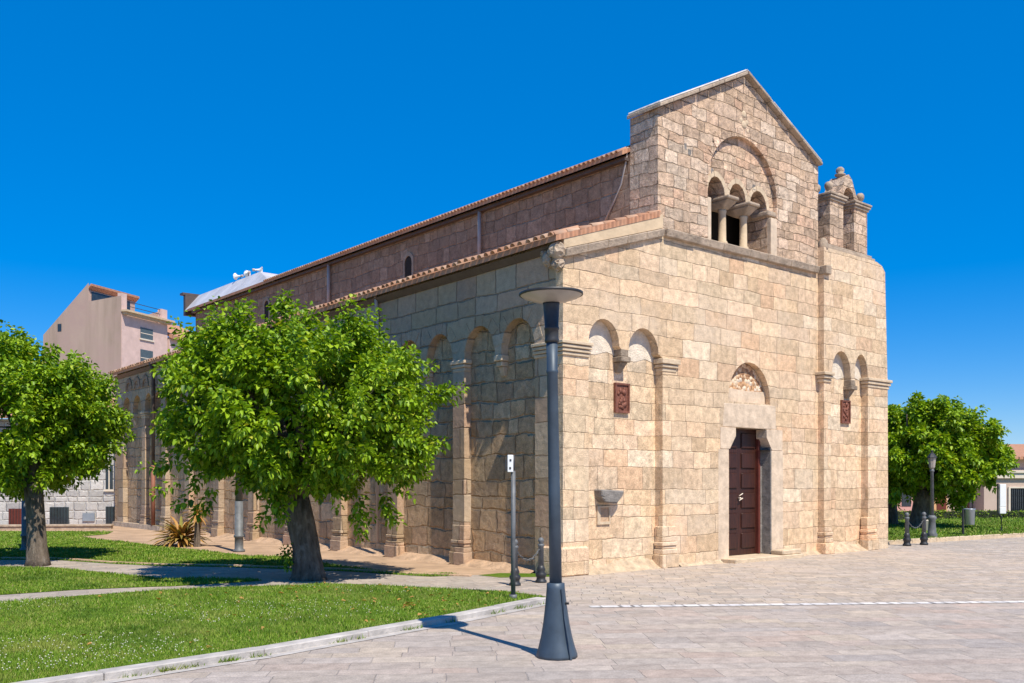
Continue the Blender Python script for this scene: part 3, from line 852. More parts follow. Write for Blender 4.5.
bm = B(); lathe(bm, [(0.10, 6.98), (0.12, 7.06), (0.10, 7.2), (0.05, 7.28), (0, 7.3)], 12, (8.18, -0.05))
obj('corner_knob', bm, 'trim', church, True)

# ------------------------------------------------------------ side (north) aisle
YE = 24.2
def zeave(y): return 5.93 - 0.30 * y / YE
DS = 0.17
PIL = [(2.86, 3.24), (5.28, 5.66), (7.70, 8.08), (10.2, 10.56), (12.5, 12.86), (14.9, 15.26), (17.2, 17.56), (19.25, 19.6), (21.2, 21.55)]
bays = []
prev_ = 0.74
for a_, b_ in PIL:
    bays.append((prev_, a_)); prev_ = b_
bays.append((prev_, 23.55))
so_ = [(D, 0)]
for y0, y1 in bays:
    mid = (y0 + y1) / 2; r = (mid - 0.09 - y0) / 2
    so_ += [(y0, 0), (y0, 4.10)] + arcpts(y0 + r, 4.10, r, 180, 0, 12, 0.60) + [(mid - 0.09, 4.06), (mid + 0.09, 4.06)] + arcpts(y1 - r, 4.10, r, 180, 0, 12, 0.60) + [(y1, 4.10), (y1, 0)]
so_ += [(YE, 0), (YE, zeave(YE)), (D, zeave(D))]
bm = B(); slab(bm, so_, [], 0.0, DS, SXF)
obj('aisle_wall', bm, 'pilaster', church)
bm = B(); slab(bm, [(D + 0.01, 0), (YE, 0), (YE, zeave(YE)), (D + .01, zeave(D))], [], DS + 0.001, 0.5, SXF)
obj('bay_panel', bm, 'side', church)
bm = B(); slab(bm, [(0.01, 0), (2.6, 0), (2.6, 6.3), (0.01, 5.6)], [], YE + .001, YE + .3, FY)
obj('aisle_end_wall', bm, 'side', church)
# capitals, bases, corbels
for a_, b_ in PIL:
    bm = B(); bb = B()
    for z0, z1, o in ((3.86, 3.93, 0.01), (3.94, 4.00, 0.03), (4.01, 4.09, 0.05)):
        box(bm, -o, DS - .01, a_ - o, b_ + o, z0, z1)
    for z0, z1, o in ((0, 0.26, 0.06), (0.261, 0.36, 0.04), (0.361, 0.43, 0.015), (0.431, 0.50, 0.035), (0.501, 0.80, 0.012)):
        box(bb, -o, DS - .01, a_ - o, b_ + o, z0, z1)
    bevel(bm, .012); bevel(bb, .012)
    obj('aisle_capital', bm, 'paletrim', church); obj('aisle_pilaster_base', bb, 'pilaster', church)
for y0, y1 in bays:
    c_ = (y0 + y1) / 2; bc = B()
    box(bc, -0.02, DS + .01, c_ - .12, c_ + .12, 3.96, 4.07)
    box(bc, 0.02, DS + .01, c_ - .09, c_ + .09, 3.86, 3.955)
    hexa(bc, [(DS - .05, c_ - .05, 3.68), (DS + .01, c_ - .05, 3.68), (DS + .01, c_ + .05, 3.68), (DS - .05, c_ + .05, 3.68),
              (0.06, c_ - .08, 3.855), (DS + .01, c_ - .08, 3.855), (DS + .01, c_ + .08, 3.855), (0.06, c_ + .08, 3.855)])
    bmesh.ops.recalc_face_normals(bc, faces=list(bc.faces)); bevel(bc, 0.012)
    obj('aisle_corbel', bc, 'paletrim', church)
    r = (c_ - 0.09 - y0) / 2
    for yc in (y0 + r, y1 - r):
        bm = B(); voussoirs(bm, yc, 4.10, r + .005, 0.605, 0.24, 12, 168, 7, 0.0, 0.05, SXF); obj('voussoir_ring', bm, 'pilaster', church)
# sloping earth ledge in the bays
for y0, y1 in bays:
    bm = B(); rows = []
    n = 6
    for i in range(n + 1):
        y = y0 - 0.0 + (y1 - y0) * i / n
        hh = 0.13 * random.uniform(.9, 1.1); ww = 0.16 * random.uniform(.85, 1.15)
        rows.append([bm.verts.new(p) for p in ((DS + .02, y, hh), (0.05, y, hh * .55), (-ww, y, 0.0))])
    for i in range(n):
        for k in range(2): bm.faces.new([rows[i][k], rows[i + 1][k], rows[i + 1][k + 1], rows[i][k + 1]])
    bmesh.ops.recalc_face_normals(bm, faces=list(bm.faces)); obj('earth_ledge', bm, 'ledge', church)
bm = B()
hexa(bm, [(-.16, 19.4, -0.02), (0.1, 19.4, -0.02), (0.1, YE + .15, -0.02), (-.16, YE + .15, -0.02), (-.12, 19.4, .16), (0.1, 19.4, .16), (0.1, YE + .12, .16), (-.12, YE + .12, .16)])
bmesh.ops.recalc_face_normals(bm, faces=list(bm.faces)); obj('plinth', bm, 'trim', church)
# painted frieze of small red arches near the far end
bm = B()
for k in range(4):
    yc = 20.3 + k * 0.85
    slab(bm, arcpts(yc, 4.95, 0.34, 0, 180, 10, .42) + arcpts(yc, 4.95, 0.20, 180, 0, 10, .26), [], -0.035, 0.02, SXF)
    slab(bm, arcpts(yc, 4.95, 0.19, 0, 180, 10, .25), [], -0.008, 0.02, SXF)
obj('red_arch_frieze', bm, 'nave', church)

# roofs
OH = 0.20
bm = B()
hexa(bm, [(-OH, -0.04, zeave(0) - .07), (2.52, -0.04, 6.76), (2.52, YE + .2, 6.45), (-OH, YE + .2, zeave(YE) - .07), (-OH, -0.04, zeave(0) + .03), (2.52, -0.04, 6.88), (2.52, YE + .2, 6.57), (-OH, YE + .2, zeave(YE) + .03)])
obj('aisle_roof', bm, 'tilesheet', church)
# under-eave board
bm = B()
for i in range(24):
    y0 = YE * i / 24 + D + .0; y1 = max(y0 + .1, YE * (i + 1) / 24 - .004 + (D if i < 23 else 0))
    hexa(bm, [(-0.03, y0, zeave(y0) - .20), (0.05, y0, zeave(y0) - .20), (0.05, y1, zeave(y1) - .20), (-0.03, y1, zeave(y1) - .20),
              (-0.15, y0, zeave(y0) - .10), (0.05, y0, zeave(y0) - .10), (0.05, y1, zeave(y1) - .10), (-0.15, y1, zeave(y1) - .10)])
bmesh.ops.recalc_face_normals(bm, faces=list(bm.faces)); obj('eave_cornice', bm, 'pipe', church)

def halftile(bm, p, dirv, side, L, r0, r1, th=0.018, n=6):
    """barrel tile: half tube from p along dirv, bulging up"""
    dirv = Vector(dirv).normalized(); side = Vector(side).normalized(); up = side.cross(dirv)
    if up.z < 0: up = -up
    p = Vector(p); rings = []
    for q, r in ((0, r0), (L, r1)):
        for rr in (r, r - th):
            rings.append([bm.verts.new(p + dirv * q + side * (rr * math.cos(math.pi * k / n)) + up * (rr * math.sin(math.pi * k / n))) for k in range(n + 1)])
    for k in range(n):
        bm.faces.new([rings[0][k], rings[0][k + 1], rings[2][k + 1], rings[2][k]])
        bm.faces.new([rings[1][k + 1], rings[1][k], rings[3][k], rings[3][k + 1]])
        bm.faces.new([rings[0][k + 1], rings[0][k], rings[1][k], rings[1][k + 1]])
bm = B()
y = 0.05
sl_ = Vector((2.5, 0, 6.85 - 5.96)).normalized()
while y < YE + .1:
    halftile(bm, (-OH - .06 + random.uniform(-.02, .02), y, zeave(y) + .02 + random.uniform(-.008, .008)), sl_, (0, 1, 0), 0.7, 0.07, 0.062)
    y += 0.2
bmesh.ops.recalc_face_normals(bm, faces=list(bm.faces))
obj('eave_tiles', bm, 'tile', church, True)
bm = B()
n_ = 9
for i in range(n_):
    t = i / n_; x = -0.22 + 2.75 * t; z = 5.93 + (6.83 - 5.93) * t + random.uniform(-.01, .01)
    halftile(bm, (x, 0.02, z + .03), sl_ + Vector((0, 0, -.05)), (0, 1, 0), 0.36, 0.065, 0.05)
bmesh.ops.recalc_face_normals(bm, faces=list(bm.faces))
obj('verge_tiles', bm, 'tile', church, True)
# nave upper wall
YN = 23.0
bm = B(); box(bm, 2.50, 2.9, 0.723, YN, 6.2, 8.17); box(bm, 7.65, 8.05, 0.723, YN, 6.2, 8.17); box(bm, 2.9, 7.65, YN - .4, YN, 6.2, 8.17)
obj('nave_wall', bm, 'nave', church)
bm = B()
box(bm, 2.9, 10.9, 22.0, 22.4, 0, 6.3); box(bm, 10.4, 10.8, 0.9, 22.0, 0, 6.3)
obj('far_wall', bm, 'side', church)
# nave roof
bm = B()
hexa(bm, [(2.27, 0.725, 8.10), (5.24, 0.725, 9.55), (5.24, YN + .2, 9.55), (2.27, YN + .2, 8.10), (2.27, 0.725, 8.19), (5.24, 0.725, 9.65), (5.24, YN + .2, 9.65), (2.27, YN + .2, 8.19)])
hexa(bm, [(5.241, 0.725, 9.55), (8.25, 0.725, 8.10), (8.25, YN + .2, 8.10), (5.241, YN + .2, 9.55), (5.241, 0.725, 9.65), (8.25, 0.725, 8.19), (8.25, YN + .2, 8.19), (5.241, YN + .2, 9.65)])
bmesh.ops.recalc_face_normals(bm, faces=list(bm.faces)); obj('nave_roof', bm, 'tilesheet', church)
bm = B(); y = 0.85
sn = Vector((2.97, 0, 1.45)).normalized()
while y < 16.6:
    halftile(bm, (2.24, y, 8.17), sn, (0, 1, 0), .6, .045, .042); y += 0.13
bmesh.ops.recalc_face_normals(bm, faces=list(bm.faces)); obj('nave_eave_tiles', bm, 'tile', church, True)
bm = B(); box(bm, 2.38, 2.499, 0.75, YN + .1, 8.03, 8.09); obj('nave_eave_board', bm, 'pipe', church)
# right aisle roof, so that the church is closed
bm = B(); hexa(bm, [(8.0, 0.95, 6.70), (11.1, 0.95, 5.8), (11.1, 22.5, 5.8), (8.0, 22.5, 6.7), (8.0, .95, 6.8), (11.1, .95, 5.9), (11.1, 22.5, 5.9), (8.0, 22.5, 6.8)])
obj('right_aisle_roof', bm, 'tilesheet', church)
# pale sheet-metal roof over the last bay
bm = B()
hexa(bm, [(2.28, 16.35, 8.18), (8.3, 16.35, 8.18), (8.3, 23.5, 8.18), (2.28, 23.5, 8.18), (2.82, 18.1, 8.82), (7.7, 18.1, 8.82), (7.7, 23.5, 8.82), (2.82, 23.5, 8.82)])
bmesh.ops.recalc_face_normals(bm, faces=list(bm.faces)); mr_ = obj('metal_roof', bm, 'metalroof', church)
bm = B(); box(bm, 2.3, 8.36, 23.505, 23.7, 8.0, 8.78); box(bm, 2.2, 8.4, 23.503, 23.8, 8.781, 8.86); obj('end_parapet', bm, 'pipe', church)
# slit windows in the nave wall
for yc, zc in ((8.55, 7.25), (16.9, 7.3)):
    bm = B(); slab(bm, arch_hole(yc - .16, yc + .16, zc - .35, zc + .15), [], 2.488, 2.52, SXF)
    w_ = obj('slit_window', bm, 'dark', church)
    bm = B(); slab(bm, arch_hole(yc - .24, yc + .24, zc - .40, zc + .17), [arch_hole(yc - .165, yc + .165, zc - .34, zc + .15)], 2.47, 2.51, SXF)
    obj('window_frame', bm, 'trim', w_)
# pipes
bm = B(); tube(bm, [(2.42, 5.46, 8.05), (2.42, 5.46, 6.7)], .045); obj('drainpipe', bm, 'palepipe', church, True)
bm = B(); tube(bm, [(2.42, 12.66, 8.05), (2.42, 12.66, 6.6)], .05); obj('drainpipe', bm, 'palepipe', church, True)
bm = B(); tube(bm, [(-0.1, 6.0, 5.86), (-0.08, 6.0, 5.6), (-0.05, 6.0, 5.3), (-0.05, 6.0, 0.3)], .04)
obj('drainpipe', bm, 'palepipe', church, True)
bm = B(); tube(bm, [(-0.18, 20.2, 5.68), (-0.07, 20.2, 5.4), (-0.07, 20.2, 2.2)], .06)
pp_ = obj('drainpipe', bm, 'pipe', church, True)
bm = B(); tube(bm, [(-0.07, 20.2, 2.2), (-0.07, 20.2, 0.15)], .07); obj('drainpipe_foot', bm, 'rustpipe', pp_, True)
bm = B(); tube(bm, [(2.47, 0.75, 8.30), (2.46, 0.80, 8.0), (2.46, 0.93, 7.6), (2.46, 1.12, 7.3), (2.46, 1.47, 6.85)], .018, 6); obj('lightning_cable', bm, 'palepipe', church, True)
# eroded white-grey stones at the corner under the eave
bm = B()
for x, y, z, r in ((-0.05, 0.10, 5.72, .16), (-0.04, 0.30, 5.60, .14), (-0.02, 0.1, 5.5, .12), (-.02, .42, 5.72, .10)):
    bmesh.ops.create_icosphere(bm, subdivisions=3, radius=r, matrix=Matrix.Translation((x, y, z)))
for v_ in bm.verts: v_.co += Vector((random.uniform(-.02, .02), random.uniform(-.02, .02), random.uniform(-.02, .02)))
obj('eroded_corner_stone', bm, 'trim', church)

# ------------------------------------------------------------ things fixed to the church
def relief(x0, x1, z0, z1, y, label):
    cx, cz = (x0 + x1) / 2, (z0 + z1) / 2; hw, hh = (x1 - x0) / 2, (z1 - z0) / 2
    t = thing('relief_panel', label, 'relief panel', (cx, y, z0), 0, 'rusty relief panels on the front')
    bm = B(); box(bm, -hw, hw, -0.03, 0.0, 0, 2 * hh); obj('plate', bm, 'bronze', t)
    bm = B(); slab(bm, [(-hw, 0), (hw, 0), (hw, 2 * hh), (-hw, 2 * hh)], [[(-hw + .035, .035), (hw - .035, .035), (hw - .035, 2 * hh - .035), (-hw + .035, 2 * hh - .035)]], -0.055, -0.031, FY)
    obj('frame', bm, 'bronze', t)
    bm = B()
    rnd = random.Random(int(x0 * 100))
    for i in range(22):
        px, pz = rnd.uniform(-hw + .07, hw - .07), rnd.uniform(.08, 2 * hh - .08)
        s_ = 1 - abs(px) / hw
        bmesh.ops.create_icosphere(bm, subdivisions=1, radius=rnd.uniform(.025, .055), matrix=Matrix.Translation((px * .9, -0.035, pz)) @ Matrix.Diagonal((1, .6, 1.2, 1)))
    obj('relief_figures', bm, 'bronze', t, True)
relief(1.47, 1.86, 2.96, 3.52, D - 0.002, 'rusty brown relief panel under the blind arches nearest the street lamp')
relief(9.04, 9.42, 3.05, 3.60, 0.027, 'rusty brown relief panel under the blind arches below the bell gable')

def horn(loc, rz, label):
    t = thing('horn_loudspeaker', label, 'loudspeaker', loc, rz, 'horn loudspeakers on the roof')
    bm = B(); tube(bm, [(0, 0, 0), (0, 0, .30)], .03, 8); obj('bracket', bm, 'iron', t)
    bm = B(); lathe(bm, [(0.06, -.12), (0.07, 0.0), (0.08, .15), (0.13, .30), (0.27, .46), (0.29, .47), (0.25, .45), (0.10, .28), (0.05, .1)], 20, cap=False)
    bmesh.ops.rotate(bm, verts=bm.verts, cent=(0, 0, 0), matrix=Matrix.Rotation(R(90), 3, 'Y')); bmesh.ops.translate(bm, verts=bm.verts, vec=(0, 0, .36))
    obj('horn', bm, 'whitepaint', t, True)
    bm = B(); lathe(bm, [(0.09, -.28), (0.11, -.26), (0.11, -.10), (0.07, -.08)], 14)
    bmesh.ops.rotate(bm, verts=bm.verts, cent=(0, 0, 0), matrix=Matrix.Rotation(R(90), 3, 'Y')); bmesh.ops.translate(bm, verts=bm.verts, vec=(0, 0, .36))
    obj('driver', bm, 'palepipe', t, True)
    t.scale = (.44, .44, .44)
    return t
vang = math.atan2(U.y * 0 + V.x, U.x)      # world angle of the photograph's right-hand direction
RIGHT = math.atan2(-0.644, 0.765)
horn((2.9, 19.9, 8.82), RIGHT + math.pi - .35, 'white horn loudspeaker on the pale roof, leftmost, mouth turned left')
horn((2.9, 19.2, 8.82), RIGHT + 0.5 + math.pi / 2, 'white horn loudspeaker on the pale roof, pointing away between the other two')
horn((2.9, 18.6, 8.82), RIGHT + .1, 'white horn loudspeaker on the pale roof, rightmost, mouth turned right')

# ------------------------------------------------------------ street furniture
def street_lamp(loc, label, group=None):
    t = thing('street_lamp', label, 'street lamp', loc, RIGHT, group)
    bm = B()
    prof = [(0.200, 0.0), (0.198, 0.03), (0.175, 0.10), (0.150, 0.20), (0.128, 0.32), (0.110, 0.45), (0.096, 0.58), (0.088, 0.66), (0.086, 0.71), (0.070, 0.715)]
    lathe(bm, prof, 12); obj('flared_base', bm, 'post', t, True)
    bm = B(); tube(bm, [(0.055, -0.085, 0.66), (0.075, -0.105, 0.40), (0.11, -0.155, 0.15), (0.125, -0.172, 0.0)], 0.012, 6)
    obj('base_seam', bm, 'post', t)
    bm = B(); tube(bm, [(0.088, -0.05, .52), (0.12, -0.06, .52)], .012, 6); obj('base_bolt', bm, 'iron', t)
    bm = B(); lathe(bm, [(0.060, 0.70), (0.056, 1.6), (0.052, 2.72), (0.058, 2.73), (0.058, 2.75), (0.052, 2.76), (0.055, 3.03)], 20)
    obj('pole', bm, 'post', t, True)
    bm = B(); lathe(bm, [(0.066, 3.02), (0.070, 3.04), (0.066, 3.06), (0.066, 3.14), (0.072, 3.145), (0.072, 3.165), (0.066, 3.17), (0.078, 3.38), (0.082, 3.40)], 20)
    obj('sleeve', bm, 'iron', t, True)
    bm = B(); lathe(bm, [(0.08, 3.40), (0.15, 3.415), (0.26, 3.45), (0.298, 3.475)], 36, cap=False); obj('glass_bowl', bm, 'diffuser', t, True)
    bm = B(); lathe(bm, [(0.298, 3.470), (0.308, 3.475), (0.308, 3.495), (0.20, 3.515), (0.0, 3.525)], 36, cap=False); obj('lamp_cap', bm, 'iron', t, True)
    return t
lamp_ = street_lamp((-5.16, -5.41, 0), 'tall slate grey street lamp with flared base and flat disc head in the foreground')
lamp_.rotation_euler = (0, R(-0.9), RIGHT)

t = thing('sign_post', 'slim grey post with a small white plate at the lawn corner', 'sign post', (-2.83, -2.0, 0.05), RIGHT)
bm = B(); tube(bm, [(0, 0, -.02), (0, 0, 1.78)], .032, 12); tube(bm, [(0, 0, -.02), (0, 0, .05)], .055, 12); obj('post', bm, 'postgrey', t, True)
bm = B(); tube(bm, [(0, 0, 1.74), (0, 0, 2.0)], .026, 10); obj('upper_post', bm, 'iron', t, True)
bm = B(); box(bm, -0.08, 0.0, -0.05, -0.032, 1.76, 2.0); bevel(bm, .006); pl_ = obj('plate', bm, 'whitepaint', t)
bm = B(); box(bm, -.055, -.03, -.055, -.051, 1.80, 1.83); box(bm, -.05, -.025, -.055, -.051, 1.91, 1.94); obj('symbol', bm, 'iron', pl_)
bm = B(); box(bm, -0.115, -0.087, -0.05, 0.03, 1.78, 1.94); obj('clamp', bm, 'iron', t)

def bollard(loc, label, group):
    t = thing('bollard', label, 'bollard', loc, RIGHT, group)
    bm = B(); lathe(bm, [(0.095, 0), (0.095, .04), (0.075, .06), (0.075, .10), (0.09, .12), (0.09, .16), (0.06, .19), (0.075, .22), (0.06, .26), (0.045, .30)], 18); obj('base', bm, 'iron', t, True)
    bm = B(); lathe(bm, [(0.048, .29), (0.044, .60), (0.055, .61), (0.055, .64), (0.042, .65)], 18); obj('shaft', bm, 'postgrey', t, True)
    bm = B(); lathe(bm, [(0.03, .65), (0.03, .66), (0.05, .69), (0.05, .715), (0.03, .745), (0, .755)], 16); obj('knob', bm, 'postgrey', t, True)
    return t
b1 = bollard(tuple(G(541, 583)), 'dark chain bollard at the church corner, right of its pair', 'chain bollards')
b2 = dup(b1, G(515, 586), RIGHT, 'dark chain bollard partly hidden behind the slim white plated post')
b3 = dup(b1, G(907, 546), RIGHT, 'grey chain bollard by the right lawn, left of its pair'); b3.scale = (1.1, 1.1, 1.15)
b4 = dup(b1, G(924, 545), RIGHT, 'grey chain bollard by the right lawn, beside the old lamp post'); b4.scale = (1.1, 1.1, 1.15)

def chain(p, q, sag, label):
    p, q = Vector(p), Vector(q); L = (q - p).length; n = int(L * 1.15 / 0.05)
    bm = B()
    for i in range(n + 1):
        t = i / n; c = p.lerp(q, t); c.z -= sag * 4 * t * (1 - t)
        d_ = (q - p); d_.z -= sag * 4 * (1 - 2 * t); d_.normalize()
        sd = Vector((-d_.y, d_.x, 0)).normalized() if i % 2 else Vector((0, 0, 1))
        pts = []
        for k in range(7):
            a_ = 2 * math.pi * k / 6
            pts.append(c - p + d_ * (0.032 * math.cos(a_)) + sd * (0.016 * math.sin(a_)))
        tube(bm, pts, 0.0055, 5, False)
    o = obj('hanging_chain', bm, 'postgrey'); o.location = p
    return tag(o, label, 'chain')
u3 = Vector((0, 0, .62))
chain(G(541, 583) + u3, G(515, 586) + u3, .22, 'sagging grey chain between the two bollards at the church corner')
u4 = Vector((0, 0, .70))
chain(G(907, 546) + u4, G(924, 545) + u4, .24, 'sagging chain between the two bollards by the right lawn')

# old style lamp post, right lawn
LR = G(932, 541); LR.z = 0.02
t = thing('lamp_post', 'old style grey lamp post with moulded base before the right tree', 'lamp post', LR, RIGHT)
bm = B(); lathe(bm, [(0.17, 0), (0.17, .08), (0.13, .12), (0.15, .16), (0.11, .22), (0.09, .55), (0.12, .60), (0.12, .65), (0.07, .70)], 18); obj('base', bm, 'postgrey', t, True)
bm = B(); lathe(bm, [(0.055, .68), (0.042, 1.9), (0.06, 1.92), (0.06, 1.96), (0.03, 2.0)], 14); obj('pole', bm, 'postgrey', t, True)
bm = B(); lathe(bm, [(0.05, 1.99), (0.08, 2.03), (0.11, 2.28), (0.12, 2.29)], 8, cap=False); lh = obj('lantern', bm, 'diffuser', t)
bm = B(); lathe(bm, [(0.14, 2.29), (0.14, 2.31), (0.08, 2.40), (0.03, 2.44), (0.03, 2.50), (0, 2.52)], 8); obj('lantern_roof', bm, 'iron', lh)

def park_post(loc, label):
    t = thing('park_lamp', label, 'lamp post', loc, RIGHT, 'plain lamp posts beyond the trees')
    bm = B(); lathe(bm, [(0.14, 0), (0.14, .05), (0.10, .08), (0.10, .34), (0.12, .35), (0.12, .40), (0.10, .41), (0.095, 1.2)], 18); obj('base', bm, 'postgrey', t, True)
    bm = B(); lathe(bm, [(0.085, 1.2), (0.07, 3.3), (0.09, 3.32), (0.09, 3.4), (0.06, 3.42)], 16); obj('pole', bm, 'postgrey', t, True)
    bm = B(); bmesh.ops.create_uvsphere(bm, u_segments=16, v_segments=10, radius=.19, matrix=Matrix.Translation((0, 0, 3.58))); obj('globe', bm, 'whitepaint', t, True)
    return t
pk = park_post(tuple(G(239, 552)), 'grey lamp post rising into the middle tree near the church wall')
dup(pk, G(26, 551), RIGHT, 'grey lamp post half hidden behind the left tree trunk')

BL = G(963, 538); BL.z = .09
t = thing('litter_bin', 'silver litter bin hung on a dark post on the right lawn', 'litter bin', BL, RIGHT)
bm = B(); tube(bm, [(0, 0, 0), (0, 0, .75)], .035, 10); obj('post', bm, 'iron', t)
bm = B(); lathe(bm, [(0.13, .30), (0.14, .31), (0.155, .74), (0.165, .75), (0.165, .77), (0.145, .77), (0.14, .5)], 18, (0.19, 0)); obj('drum', bm, 'bin', t, True)
SR = G(1002, 534); SR.z = .09
t = thing('information_board', 'narrow tall white board on a thin dark post by the right edge', 'sign', SR, RIGHT)
bm = B(); tube(bm, [(-.02, 0, 0), (-.02, 0, .45), (-.13, 0, .58), (-.13, 0, 1.5)], .03, 8); obj('post', bm, 'iron', t)
bm = B(); box(bm, -.08, .12, -.03, .03, .55, .75); box(bm, -.08, .12, -.03, .03, .76, 1.48); bevel(bm, .01); obj('board', bm, 'whitepaint', t)
MK = G(929, 534); MK.z = .09
t = tag(obj('marker_stone', bevel((lambda b: (hexa(b, [(-.1, -.1, 0), (.1, -.1, 0), (.1, .1, 0), (-.1, .1, 0), (-.08, -.08, .36), (.08, -.08, .36), (.08, .08, .36), (-.08, .08, .36)]), b)[1])(B()), .03), 'cream'),
        'small cream stone standing on the grass behind the old lamp post', 'marker stone'); t.location = MK

# ------------------------------------------------------------ vegetation
def leaf_mesh(P0, Dv, Nv, L, W, fold=0.25):
    """arrays of leaf origin, direction, normal, length, width -> verts, quads (two quads per leaf)"""
    n = len(P0)
    Sv = np.cross(Dv, Nv); Sv /= np.linalg.norm(Sv, axis=1)[:, None] + 1e-9
    Nn = np.cross(Sv, Dv)
    L = L[:, None]; W = W[:, None]
    droop = -0.18 * L * np.array([0, 0, 1.0])
    v = np.stack([P0,
                  P0 + Dv * L * .30 + Sv * W * .5 + Nn * W * fold, P0 + Dv * L * .72 + Sv * W * .34 + Nn * W * fold * .7 + droop * .4,
                  P0 + Dv * L + droop,
                  P0 + Dv * L * .72 - Sv * W * .34 + Nn * W * fold * .7 + droop * .4, P0 + Dv * L * .30 - Sv * W * .5 + Nn * W * fold], 1)
    verts = v.reshape(-1, 3)
    b = np.arange(n)[:, None] * 6
    q = np.concatenate([b + np.array([0, 1, 2, 3]), b + np.array([0, 3, 4, 5])], 1).reshape(-1, 4)
    return verts, q


def np_mesh(name, verts, quads, mat, parent=None, k=4):
    me = bpy.data.meshes.new(name)
    me.vertices.add(len(verts)); me.vertices.foreach_set('co', np.asarray(verts, dtype=np.float32).ravel())
    nq = len(quads)
    me.loops.add(nq * k); me.loops.foreach_set('vertex_index', np.asarray(quads, dtype=np.int32).ravel())
    me.polygons.add(nq); me.polygons.foreach_set('loop_start', np.arange(nq, dtype=np.int32) * k)
    me.polygons.foreach_set('loop_total', np.full(nq, k, dtype=np.int32))
    me.update(calc_edges=True); me.validate()
    me.materials.append(M[mat])
    o = bpy.data.objects.new(name, me); COL.objects.link(o)
    if parent: o.parent = parent
    return o


def shoots_leaves(rng, starts, dirs, lens, per, Lr=(0.11, 0.18)):
    P0, Dv, Nv, L, W = [], [], [], [], []
    for s, d_, ln in zip(starts, dirs, lens):
        n = per
        tt = np.sort(rng.uniform(0.08, 1.0, n))
        ph = np.arange(n) * 2.4 + rng.uniform(0, 6)
        a = np.cross(d_, [0.3, 0.2, 1.0]); a /= np.linalg.norm(a) + 1e-9; b = np.cross(d_, a)
        bend = np.array([0, 0, -0.10 * ln])
        for t, p in zip(tt, ph):
            rad = a * math.cos(p) + b * math.sin(p)
            pos = s + d_ * ln * t + bend * t * t
            dd = rad * rng.uniform(.7, 1.1) + d_ * rng.uniform(.1, .7) * (0.5 + t) + np.array([0, 0, rng.uniform(-.75, -.05) * (1.25 - t)])
            dd /= np.linalg.norm(dd)
            pos = pos + rad * 0.05
            nn = np.array([0, 0, 1.0]) + rad * .5 + rng.normal(0, .35, 3)
            P0.append(pos); Dv.append(dd); Nv.append(nn)
            l = rng.uniform(*Lr) * (1.15 - .35 * t); L.append(l); W.append(l * rng.uniform(.55, .78))
    return leaf_mesh(np.array(P0), np.array(Dv), np.array(Nv), np.array(L), np.array(W))


